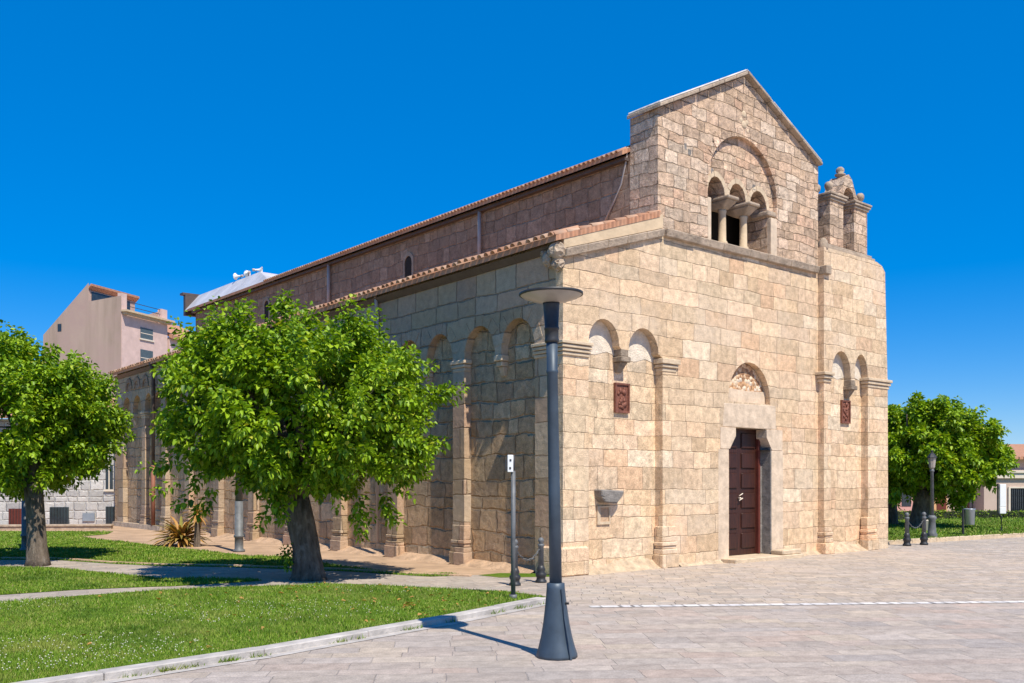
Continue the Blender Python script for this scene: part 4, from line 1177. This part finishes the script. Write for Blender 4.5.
def tree(seed, loc, label, cr, cz, up, down, r_trunk, z_fork, lean=(0, 0), nshoot=520, per=22, off=(0, 0), Lr=(0.11, 0.18), dangle=(), group='broad leaved trees on the lawns'):
    rng = np.random.default_rng(seed); rnd = random.Random(seed)
    t = thing('broadleaf_tree', label, 'tree', loc, 0, group)
    cx, cy = off
    # trunk with limbs
    bm = B()
    fx, fy = lean
    tube(bm, [(0, 0, -.05), (fx * .05, fy * .05, .12), (fx * .3, fy * .3, z_fork * .4), (fx * .7, fy * .7, z_fork * .75), (fx, fy, z_fork)],
         [r_trunk * 1.45, r_trunk * 1.15, r_trunk * .97, r_trunk * .93, r_trunk * 1.05], 16)
    for v_ in bm.verts:
        k = 1 + .09 * math.sin(v_.co.z * 6 + math.atan2(v_.co.y, v_.co.x) * 3) + rnd.uniform(-.05, .05)
        c_ = min(1, max(0, v_.co.z / z_fork)); v_.co.x = fx * c_ + (v_.co.x - fx * c_) * k; v_.co.y = fy * c_ + (v_.co.y - fy * c_) * k
    obj('trunk', bm, 'bark', t, True)
    bm = B()
    ends = []
    for i in range(7):
        a_ = 2 * math.pi * (i + rnd.uniform(-.3, .3)) / 7; rr = cr * rnd.uniform(.45, .72)
        e = Vector((cx + rr * math.cos(a_), cy + rr * math.sin(a_), cz + rnd.uniform(-.1, .55) * up))
        s_ = Vector((fx, fy, z_fork - .1)); mid = s_.lerp(e, .45) + Vector((0, 0, .25 * rnd.uniform(0, 1.2)))
        tube(bm, [s_, s_.lerp(mid, .5), mid, e], [r_trunk * .55, r_trunk * .42, r_trunk * .30, r_trunk * .12], 8)
        for k in range(3):
            f_ = Vector((rnd.gauss(0, 1), rnd.gauss(0, 1), rnd.uniform(-.2, 1.2))).normalized() * cr * .4
            tube(bm, [mid.lerp(e, .2 + .25 * k), mid.lerp(e, .2 + .25 * k) + f_ * .5, mid.lerp(e, .3 + .25 * k) + f_], [r_trunk * .2, r_trunk * .14, r_trunk * .05], 6)
    obj('limbs', bm, 'bark', t, True)
    # crown: leafy shoots set through an uneven shell
    lobes = [(rng.normal(0, 1, 3), rng.uniform(.08, .2)) for _ in range(9)]
    st, di, le = [], [], []
    ncl = nshoot // 10
    while len(st) < nshoot:
        v3 = rng.normal(0, 1, 3); v3 /= np.linalg.norm(v3)
        k = 1.0
        for lv, am in lobes:
            lv = lv / np.linalg.norm(lv); k += am * max(0, v3.dot(lv) - .45) * 1.1
        k *= .9
        f = rng.uniform(.22, 1.0) ** .45
        vz = up if v3[2] > 0 else down
        cen = np.array([cx + v3[0] * cr * k * f, cy + v3[1] * cr * k * f, cz + v3[2] * vz * k * f])
        main = v3 * np.array([.8, .8, .35]) + np.array([0, 0, .55 if v3[2] > -.2 else .05]); main /= np.linalg.norm(main)
        for _ in range(rng.integers(3, 8)):
            d_ = main + rng.normal(0, .33, 3); d_ /= np.linalg.norm(d_)
            ln = rng.uniform(.28, .55) * (rng.uniform(1.0, 1.7) if v3[2] > .5 else 1.0)
            st.append(cen + rng.normal(0, .10, 3) - d_ * ln * .4); di.append(d_); le.append(ln)
    for (x, y, z, dx, dy, dz, ln) in dangle:
        for q_ in range(4):
            d_ = np.array([dx, dy, dz]) + rng.normal(0, .25, 3); d_ /= np.linalg.norm(d_)
            st.append(np.array([x, y, z]) + rng.normal(0, .12, 3)); di.append(d_); le.append(ln)
    vv, qq = shoots_leaves(rng, st, di, le, per, Lr)
    np_mesh('crown', vv, qq, 'leaf', t)
    return t


def off(r, f):           # offset given as right / away from the camera
    return (r * U.x + f * U.y, r * V.x + f * V.y)

TM = G(309, 580); TM.z = 0.02
o_ = off(-0.12, 0.0)
dl_ = []
for (r_, f_, z_, dr_, dz_, ln_) in ((-1.6, -.2, 1.6, -.3, -.6, .4), (-2.2, 0, 1.9, -.9, -.2, .5), (0.75, -.3, 1.35, .3, -1, .55), (1.3, 0, 1.45, .5, -.6, .45), (-.1, -1.3, 2.3, 0, -.2, .45), (.05, -1.5, 2.75, 0, .1, .45), (.15, -1.1, 2.0, .1, -.5, .45), (.4, -1.4, 2.45, .2, -.1, .45), (.2, -1.6, 3.1, .1, .3, .45), (.5, -1.2, 2.05, .2, -.5, .4), (-.35, -1.3, 2.0, -.1, -.4, .4), (.35, -1.4, 3.35, .1, .5, .45), (-.3, -.9, 1.35, 0, -.7, .4)):
    p_ = off(r_, f_); q_ = off(dr_, -.1); dl_.append((p_[0], p_[1], z_, q_[0], q_[1], dz_, ln_))
tm = tree(11, TM, 'large bushy tree in the middle of the lawn in front of the church side wall', 2.35, 2.85, 1.55, 1.45, .235, 1.35, off(-.22, 0), 1750, 27, o_, Lr=(.075, .135), dangle=dl_)
# suckers at the foot of its trunk
rng = np.random.default_rng(5)
so2 = off(-.28, -.05)
st = [np.array([so2[0], so2[1], z_]) + rng.normal(0, .05, 3) for z_ in np.linspace(.22, .6, 9)]
di = [np.array([*off(-.6, -.5), .4]) + rng.normal(0, .4, 3) for _ in st]; di = [x_ / np.linalg.norm(x_) for x_ in di]
vv, qq = shoots_leaves(rng, st, di, [.14] * len(st), 9, (.06, .1))
np_mesh('suckers', vv, qq, 'leaf', tm)

TL = G(38, 566); TL.z = 0.02
tree(23, TL, 'leafy tree at the left edge with a pale scarred trunk', 2.1, 2.85, 1.7, 1.4, .175, 1.6, off(-.1, 0), 1600, 27, off(-.75, .75), Lr=(.08, .14))
TR_ = G(919, 530); TR_.z = 0.05
tree(37, TR_, 'spreading tree on the right lawn behind the old lamp post', 2.35, 2.75, 1.6, 1.3, .30, 1.3, off(.15, 0), 1350, 25, off(.45, 0), Lr=(.13, .20),
     dangle=[(*off(1.3, -.6), 1.15, *off(.1, -.1), -1, .5), (*off(1.0, -.6), 1.3, *off(0, -.1), -1, .5), (*off(-1.0, -.4), 1.3, *off(0, -.1), -1, .4)])
T4 = G(889, 527); T4.z = 0.05
tree(41, T4, 'dark leafy tree peeping out behind the right corner of the church', 2.2, 2.7, 1.6, 1.2, .28, 1.4, (0, 0), 300, 20, (0, 0), Lr=(.14, .21))


def rosette(loc, n, L, wd, z0, label, seed, stem=0.0, elev=(5, 80)):
    rng = random.Random(seed)
    t = thing('spiky_plant', label, 'plant', loc, 0, 'spiky plants by the church wall')
    bm = B()
    for i in range(n):
        a_ = i * 2.399 + rng.uniform(-.2, .2); el = R(elev[0] + (elev[1] - elev[0]) * (i / n) + rng.uniform(-8, 8))
        l = L * rng.uniform(.75, 1.1); sd = Vector((-math.sin(a_), math.cos(a_), 0)); pts = []
        p = Vector((0, 0, z0)); e2 = el
        rows = []
        for k in range(6):
            w_ = wd * (0.6 + .9 * k / 5) * (1 - (k / 5) ** 3)
            rows.append((p.copy(), max(w_, .002)))
            e2 -= R(rng.uniform(5, 16)); p = p + Vector((math.cos(a_) * math.cos(e2), math.sin(a_) * math.cos(e2), math.sin(e2))) * l / 5
        vs = [[bm.verts.new(q + sd * w_ * s_ + Vector((0, 0, abs(s_) * w_ * .4))) for s_ in (-1, 0, 1)] for q, w_ in rows]
        for k in range(5):
            for j in range(2): bm.faces.new([vs[k][j], vs[k + 1][j], vs[k + 1][j + 1], vs[k][j + 1]])
    obj('fronds', bm, 'yucca', t)
    bm = B(); tube(bm, [(0, 0, -.02), (0.02, 0, max(z0, .12))], [.09, .07], 8); obj('stem', bm, 'bark', t)
    return t
rosette(G(181, 546), 130, .85, .045, .14, 'low orange tinged spiky rosette on the grass by the church wall', 3)
rosette(G(197, 547), 60, .48, .028, .82, 'taller spiky plant with a stem just behind the low rosette', 4, elev=(-25, 85))

# ------------------------------------------------------------ grass
def inside(poly_, pts):
    x, y = pts[:, 0], pts[:, 1]; r = np.zeros(len(pts), bool); n = len(poly_)
    j = n - 1
    for i in range(n):
        xi, yi = poly_[i]; xj, yj = poly_[j]
        c = ((yi > y) != (yj > y)) & (x < (xj - xi) * (y - yi) / (yj - yi + 1e-12) + xi)
        r ^= c; j = i
    return r


def grass(name, poly_, z, n, h, wd, label, seed, view=True):
    rng = np.random.default_rng(seed)
    pl = np.array([(p[0], p[1]) for p in poly_])
    out = []
    # sample in the ground, denser towards the camera
    tot = 0
    while tot < n:
        a = rng.uniform(-1.0, 1.0, 4 * n); dist = 1 / rng.uniform(1 / 45.0, 1 / 5.5, 4 * n)
        rgt = a * .62 * dist
        pts = np.stack([CAMX + rgt * U.x + dist * U.y, CAMY + rgt * V.x + dist * V.y], 1)
        pts = pts[inside(pl, pts)]
        if len(pts) == 0: return
        out.append(pts); tot += len(pts)
    pts = np.concatenate(out)[:n]
    dist = np.hypot(pts[:, 0] - CAMX, pts[:, 1] - CAMY)
    sc = np.clip(dist / 11.0, .8, 2.5)
    # clumpy height
    cl = 0.75 + .35 * np.sin(pts[:, 0] * 3.1 + 1.3 * np.sin(pts[:, 1] * 2.3)) * np.sin(pts[:, 1] * 2.7 + pts[:, 0])
    H = h * rng.uniform(.5, 1.25, n) * cl; W = wd * rng.uniform(.7, 1.3, n) * sc
    an = rng.uniform(0, 2 * np.pi, n); ld = rng.uniform(0, 2 * np.pi, n); ln = rng.uniform(.2, .9, n) * H
    base = np.stack([pts[:, 0], pts[:, 1], np.full(n, z)], 1)
    sd = np.stack([np.cos(an), np.sin(an), np.zeros(n)], 1) * W[:, None] / 2
    tip = base + np.stack([np.cos(ld) * ln, np.sin(ld) * ln, H], 1)
    v_ = np.stack([base - sd, base + sd, tip], 1).reshape(-1, 3)
    q = np.arange(3 * n).reshape(-1, 3)
    o = np_mesh(name, v_, q, 'blade', None, 3)
    o['kind'] = 'stuff'; tag(o, label, 'grass')
    return pts
pA = grass('lawn_grass', A_poly, ZA, 110000, .042, .008, 'short sunlit grass of the lawn nearest the kerb', 1)
grass('lawn_grass', B_poly, .012, 30000, .05, .010, 'grass of the narrow strip between the two garden paths', 2)
grass('lawn_grass', C_poly, .01, 40000, .05, .012, 'grass of the lawn beyond the paths towards the grey house', 3)
grass('lawn_grass', D_poly, .09, 30000, .08, .014, 'grass of the lawn under the right hand tree', 4)
# tufts along the kerb joints
def tufts(line, n, seed):
    rng = np.random.default_rng(seed); pts = []
    for _ in range(n):
        i = rng.integers(2, len(line) - 1); t = rng.uniform(); p = np.array(line[i]) * (1 - t) + np.array(line[i + 1]) * t
        k = rng.integers(8, 26)
        pts.append(p + np.stack([rng.normal(0, .05, k), rng.normal(-.015, .012, k)], 1))
    pts = np.concatenate(pts); n = len(pts)
    H = rng.uniform(.02, .07, n); an = rng.uniform(0, 6.28, n)
    base = np.stack([pts[:, 0], pts[:, 1], np.full(n, 0.0)], 1); sd = np.stack([np.cos(an), np.sin(an), 0 * an], 1) * .006
    tip = base + np.stack([rng.normal(0, .03, n), rng.normal(-.02, .02, n), H], 1)
    o = np_mesh('kerb_weeds', np.stack([base - sd, base + sd, tip], 1).reshape(-1, 3), np.arange(3 * n).reshape(-1, 3), 'blade', None, 3)
    o['kind'] = 'stuff'; tag(o, 'small weeds growing along the foot of the kerb', 'weeds')
tufts(KO, 34, 8)
# clover flowers on the near lawn
rng = np.random.default_rng(9)
noise_ = np.sin(pA[:, 0] * 1.1 + 2) * np.sin(pA[:, 1] * 1.4 + .5 * pA[:, 0])
cand = pA[(noise_ > .1)]
sel = cand[rng.choice(len(cand), 900, replace=False)]
n = len(sel); r_ = rng.uniform(.004, .009, n); z_ = ZA + rng.uniform(.035, .065, n)
c_ = np.stack([sel[:, 0], sel[:, 1], z_], 1)
offs = np.array([[1, 0, 0], [0, 1, 0], [-1, 0, 0], [0, -1, 0], [0, 0, 1], [0, 0, -1]])
v_ = (c_[:, None, :] + offs[None] * r_[:, None, None]).reshape(-1, 3)
tri = np.array([[0, 1, 4], [1, 2, 4], [2, 3, 4], [3, 0, 4], [1, 0, 5], [2, 1, 5], [3, 2, 5], [0, 3, 5]])
o = np_mesh('clover_flowers', v_, (np.arange(n)[:, None, None] * 6 + tri[None]).reshape(-1, 3), 'flower', None, 3)
o['kind'] = 'stuff'; tag(o, 'tiny white clover flowers scattered in the near lawn', 'flowers')

# ------------------------------------------------------------ buildings left
# tall pink house, built in its own frame: x along the pink front, y along the stained side
ang_front = math.atan2(.31 * V.x + .95 * V.y, .31 * U.x + .95 * U.y)
HL = P(-41.5, 100, 0)
t = thing('apartment_house', 'tall pink house with stained beige side and roof terrace behind the church', 'building', HL, ang_front)
# local +x = front direction; side runs to local +y (left of it)
bm = B()
FYH = lambda a, b, d: (d, a, b)
slab(bm, [(0.02, -1), (0.02, 21.3), (4.3, 20.9), (4.3, 22.9), (10.4, 17.6), (10.4, -1)], [], -0.05, 0.0, FYH)
obj('side_wall', bm, 'stained', t)
bm = B(); box(bm, 0.002, 7.4, -0.02, 4.39, -1, 19.3); box(bm, 0.002, 7.4, 4.391, 10.3, -1, 16.6); obj('front_wall', bm, 'pinkwall', t)
bm = B(); hexa(bm, [(.002, 4.392, 16.61), (7.3, 4.392, 16.61), (7.3, 10.2, 16.61), (.002, 10.2, 16.61), (.002, 4.392, 22.2), (7.3, 4.392, 22.2), (7.3, 10.2, 17.0), (.002, 10.2, 17.0)]); bmesh.ops.recalc_face_normals(bm, faces=list(bm.faces)); obj('penthouse', bm, 'stained', t)
bm = B(); hexa(bm, [(.002, 4.0, 22.62), (7.6, 4.0, 22.62), (7.6, 10.39, 17.2), (.002, 10.39, 17.2), (.002, 4.0, 22.85), (7.6, 4.0, 22.85), (7.6, 10.39, 17.4), (.002, 10.39, 17.4)])
bmesh.ops.recalc_face_normals(bm, faces=list(bm.faces)); obj('roof', bm, 'tilesheet', t)
bm = B(); box(bm, -.1, 7.8, -.75, -.03, 19.6, 19.8); box(bm, .1, 7.6, -.45, -.03, 19.35, 19.6); obj('cornice', bm, 'plaster', t)
for x0_, x1_, z1_ in ((0, .8, 21.6), (6.4, 7.35, 21.0)):
    bm = B(); box(bm, x0_, x1_, -.015, .5, 19.31, z1_); obj('parapet_pier', bm, 'pinkwall', t)
bm = B(); slab(bm, [(0.5, 19.3), (4, 19.3), (4, 20.3), (.5, 20.9)], [], 7.0, 7.3, FYH); obj('parapet', bm, 'stained', t)
bm = B()
for z in (20.4, 20.9): tube(bm, [(.8, .2, z), (6.4, .2, z)], .035, 6)
obj('railing', bm, 'iron', t)
for x0 in (2.9,):
    for z0 in (17.2, 14.5, 11.8, 9.1):
        bm = B(); box(bm, x0, x0 + 2.0, -.06, -.021, z0, z0 + (1.2 if z0 > 16 else 1.5)); wf = obj('window', bm, 'shutter', t)
        bm = B(); box(bm, x0 - .15, x0 + 2.15, -.14, -.061, z0 - .16, z0 - .005); obj('sill', bm, 'cream', wf)
        bm = B(); box(bm, x0, x0 + 2.0, -.075, -.062, z0 + .55, z0 + .63); obj('transom', bm, 'cream', wf)
bm = B(); box(bm, -.08, -.051, 7.9, 8.4, 17.9, 18.7); obj('window', bm, 'glassdark', t)
bm = B(); box(bm, .5, 6.5, 4.36, 4.389, 20.6, 22.1); obj('terrace_window', bm, 'glassdark', t)
# lower neighbour with the orange roof
HN = P(-38.9, 107.3, 0)
t = thing('neighbour_house', 'lower house with an orange tiled roof between the pink house and the church', 'building', HN, ang_front)
bm = B(); box(bm, 0, 9, 0.2, 6, -1, 18.0); obj('wall', bm, 'pinkwall', t)
bm = B(); hexa(bm, [(-.1, -.3, 17.8), (9.2, -.3, 17.8), (9.2, 6, 20.6), (-.1, 6, 20.6), (-.1, -.3, 18.2), (9.2, -.3, 18.2), (9.2, 6, 21), (-.1, 6, 21)]); obj('roof', bm, 'tilesheet', t)

# grey stone house at the end of the lawn, facing the camera
GA = P(-21.0, 35.5, 0)
t = thing('grey_stone_house', 'low grey stone house with barred openings beyond the left lawn', 'building', GA, RIGHT)
bm = B(); box(bm, 0, 10.0, 0, 6, -.3, 4.0); obj('wall', bm, 'greywall', t)
bm = B(); hexa(bm, [(-.3, -.4, 4.0), (10.3, -.4, 4.0), (10.3, 6, 5.3), (-.3, 6, 5.3), (-.3, -.4, 4.12), (10.3, -.4, 4.12), (10.3, 6, 5.42), (-.3, 6, 5.42)]); obj('roof', bm, 'tilesheet', t)
def px2l(px): return (px - CX) / FPX * 35.5 + 21.0
for a_, b_, z0, z1, kind in ((9, 26, .0, .62, 'd'), (50, 69, .02, .68, 'g'), (106, 118, .05, .70, 'g'), (106, 113, 1.35, 2.25, 'w')):
    x0, x1 = px2l(a_), px2l(b_)
    bm = B(); box(bm, x0, x1, -.03, -.003, z0, z1); w_ = obj('window' if kind == 'w' else 'opening', bm, 'glassdark' if kind != 'd' else 'redwood', t)
    bm = B()
    if kind == 'w':
        box(bm, x0 - .06, x1 + .06, -.07, -.004, z0 - .08, z0 - .003); box(bm, (x0 + x1) / 2 - .02, (x0 + x1) / 2 + .02, -.045, -.031, z0, z1)
        obj('sill', bm, 'cream', w_)
    else:
        k = x0 + .06
        while k < x1: box(bm, k, k + .018, -.05, -.035, z0, z1); k += .11
        obj('bars', bm, 'iron', w_)
bm = B(); box(bm, px2l(83), px2l(95), -.05, -.004, .15, .45); obj('notice', bm, 'bin', t)
# low kerb wall in front of it
q0, q1 = G(-60, 530), G(112, 529)
dv = (q1 - q0); L_ = dv.length
o = obj('low_wall', bevel((lambda b: (box(b, 0, L_, -.12, .12, 0, .10), box(b, -.02, L_ + .02, -.16, .16, .101, .17), b)[2])(B()), .01), 'pinkshade'); o.data.materials[0] = M['trim']
o.location = q0; o.rotation_euler = (0, 0, math.atan2(dv.y, dv.x)); tag(o, 'low stone wall closing the back lawn in front of the grey house', 'wall')
# salmon house between the grey one and the pink one
t = thing('salmon_house', 'salmon coloured house with orange roof seen past the left tree', 'building', P(-21.5, 48, 0), RIGHT)
bm = B(); box(bm, 0, 8, 0, 5, -.3, 4.6); obj('wall', bm, 'pinkwall', t)
bm = B(); hexa(bm, [(-.3, -.4, 4.5), (8.3, -.4, 4.5), (8.3, 5, 6.2), (-.3, 5, 6.2), (-.3, -.4, 4.62), (8.3, -.4, 4.62), (8.3, 5, 6.32), (-.3, 5, 6.32)]); obj('roof', bm, 'tilesheet', t)

# ------------------------------------------------------------ house on the right
def hx(px): return (px - CX) / FPX * 42.0
t = thing('low_house', 'low beige house with orange roof and barred window at the right edge', 'building', P(hx(984), 42, 0), RIGHT)
Wd = hx(1110) - hx(984)
bm = B(); box(bm, 0, Wd, 0, 7, -.2, 2.15); box(bm, .9, Wd, .3, 6.7, 2.15, 2.75); obj('wall', bm, 'beigewall', t)
bm = B(); box(bm, -.1, Wd, -.12, -.003, 1.78, 2.02); box(bm, -.14, Wd, -.18, -.003, 2.021, 2.12); obj('cornice', bm, 'cream', t)
bm = B(); hexa(bm, [(.5, -.1, 2.62), (Wd, -.1, 2.62), (Wd, 7, 3.45), (.5, 7, 3.45), (.5, -.1, 2.74), (Wd, -.1, 2.74), (Wd, 7, 3.57), (.5, 7, 3.57)]); obj('roof', bm, 'tilesheet', t)
x0, x1 = hx(1010) - hx(984), hx(1027) - hx(984)
bm = B(); box(bm, x0, x1, -.02, -.003, .12, 1.33); w_ = obj('window', bm, 'glassdark', t)
bm = B(); box(bm, x0 - .09, x0 - .004, -.06, -.003, .05, 1.40); box(bm, x1 + .004, x1 + .09, -.06, -.003, .05, 1.40); box(bm, x0 - .004, x1 + .004, -.06, -.003, 1.335, 1.40); obj('frame', bm, 'cream', w_)
bm = B(); k = x0 + .05
while k < x1: box(bm, k, k + .02, -.05, -.035, .12, 1.33); k += .09
for z in (.4, .7, 1.0): box(bm, x0, x1, -.034, -.022, z, z + .02)
obj('bars', bm, 'iron', w_)
t = thing('salmon_annexe', 'low salmon and orange house wall glimpsed under the right tree', 'building', P(hx(893), 43, 0), RIGHT)
Wd2 = hx(983) - hx(893)
bm = B(); box(bm, 0, Wd2 * .42, 0, 5, -.2, 2.3); obj('wall', bm, 'pinkshade', t)
bm = B(); box(bm, Wd2 * .421, Wd2 * .72, .01, 5, -.2, 2.2); obj('wall', bm, 'orange', t)
bm = B(); box(bm, Wd2 * .721, Wd2, .02, 5, -.2, 2.3); obj('wall', bm, 'beigewall', t)
bm = B(); hexa(bm, [(-.2, -.3, 2.25), (Wd2, -.3, 2.31), (Wd2, 5, 3.1), (-.2, 5, 3.1), (-.2, -.3, 2.35), (Wd2, -.3, 2.41), (Wd2, 5, 3.2), (-.2, 5, 3.2)]); obj('roof', bm, 'tilesheet', t)
for a_, z0, z1, mt in ((.80, .55, 1.05, 'glassdark'), (.60, .1, 1.15, 'redwood'), (.20, .5, 1.2, 'glassdark')):
    bm = B(); box(bm, Wd2 * a_, Wd2 * a_ + .42, -.02, .0, z0, z1); obj('opening', bm, mt, t)
bm = B(); tube(bm, [(Wd2 * .955, -.04, 0), (Wd2 * .955, -.04, 2.2)], .035, 8); obj('drainpipe', bm, 'rustpipe', t)
# clipped hedge in front of those houses
hA, hB = P(hx(880) * .96, 40.2, 0), P(hx(1120) * .96, 40.2, 0)
Lh = (hB - hA).length
bm = B(); box(bm, 0, Lh, -.3, .3, 0, .34)
bmesh.ops.subdivide_edges(bm, edges=[e for e in bm.edges if e.calc_length() > 2], cuts=70)
for v_ in bm.verts: v_.co += Vector((random.uniform(-.06, .06), random.uniform(-.06, .06), random.uniform(-.05, .05) if v_.co.z > .1 else 0))
t = thing('low_hedge', 'low dark clipped hedge along the houses behind the right lawn', 'hedge', hA, RIGHT)
obj('hedge_body', bm, 'hedge', t)
rng = np.random.default_rng(77); n = 5000
P0 = np.stack([rng.uniform(0, Lh, n), rng.uniform(-.34, .3, n), rng.uniform(.05, .40, n)], 1); Dv = rng.normal(0, 1, (n, 3)); Dv[:, 1] -= .6; Dv /= np.linalg.norm(Dv, axis=1)[:, None]
vv, qq = leaf_mesh(P0, Dv, rng.normal(0, 1, (n, 3)) + np.array([0, 0, 1]), rng.uniform(.05, .1, n), rng.uniform(.03, .05, n))
lo_ = np_mesh('hedge_leaves', vv, qq, 'leaf', t)

# fallen leaves
rng = np.random.default_rng(101); n = 420
an = rng.uniform(0, 6.28, n); rr = np.abs(rng.normal(0, 2.6, n))
ctr = np.where(rng.uniform(0, 1, n)[:, None] < .6, np.array([[TM.x, TM.y]]), np.array([[TM.x - .8, TM.y - 4.2]]))
P0 = np.concatenate([ctr + np.stack([np.cos(an) * rr, np.sin(an) * rr], 1), rng.uniform(.06, .085, (n, 1))], 1)
Dv = np.stack([np.cos(an * 3), np.sin(an * 3), rng.normal(0, .15, n)], 1); Dv /= np.linalg.norm(Dv, axis=1)[:, None]
vv, qq = leaf_mesh(P0, Dv, np.array([0, 0, 1.0]) + rng.normal(0, .25, (n, 3)), rng.uniform(.04, .09, n), rng.uniform(.025, .05, n))
keep = inside(np.array([(p[0], p[1]) for p in A_poly]), P0[:, :2])
vv = vv.reshape(n, 6, 3)[keep].reshape(-1, 3); k_ = int(keep.sum())
b_ = np.arange(k_)[:, None] * 6
qq = np.concatenate([b_ + np.array([0, 1, 2, 3]), b_ + np.array([0, 3, 4, 5])], 1).reshape(-1, 4)
o = np_mesh('fallen_leaves', vv, qq, 'yucca'); o['kind'] = 'stuff'; tag(o, 'dry fallen leaves lying on the near lawn', 'leaves')
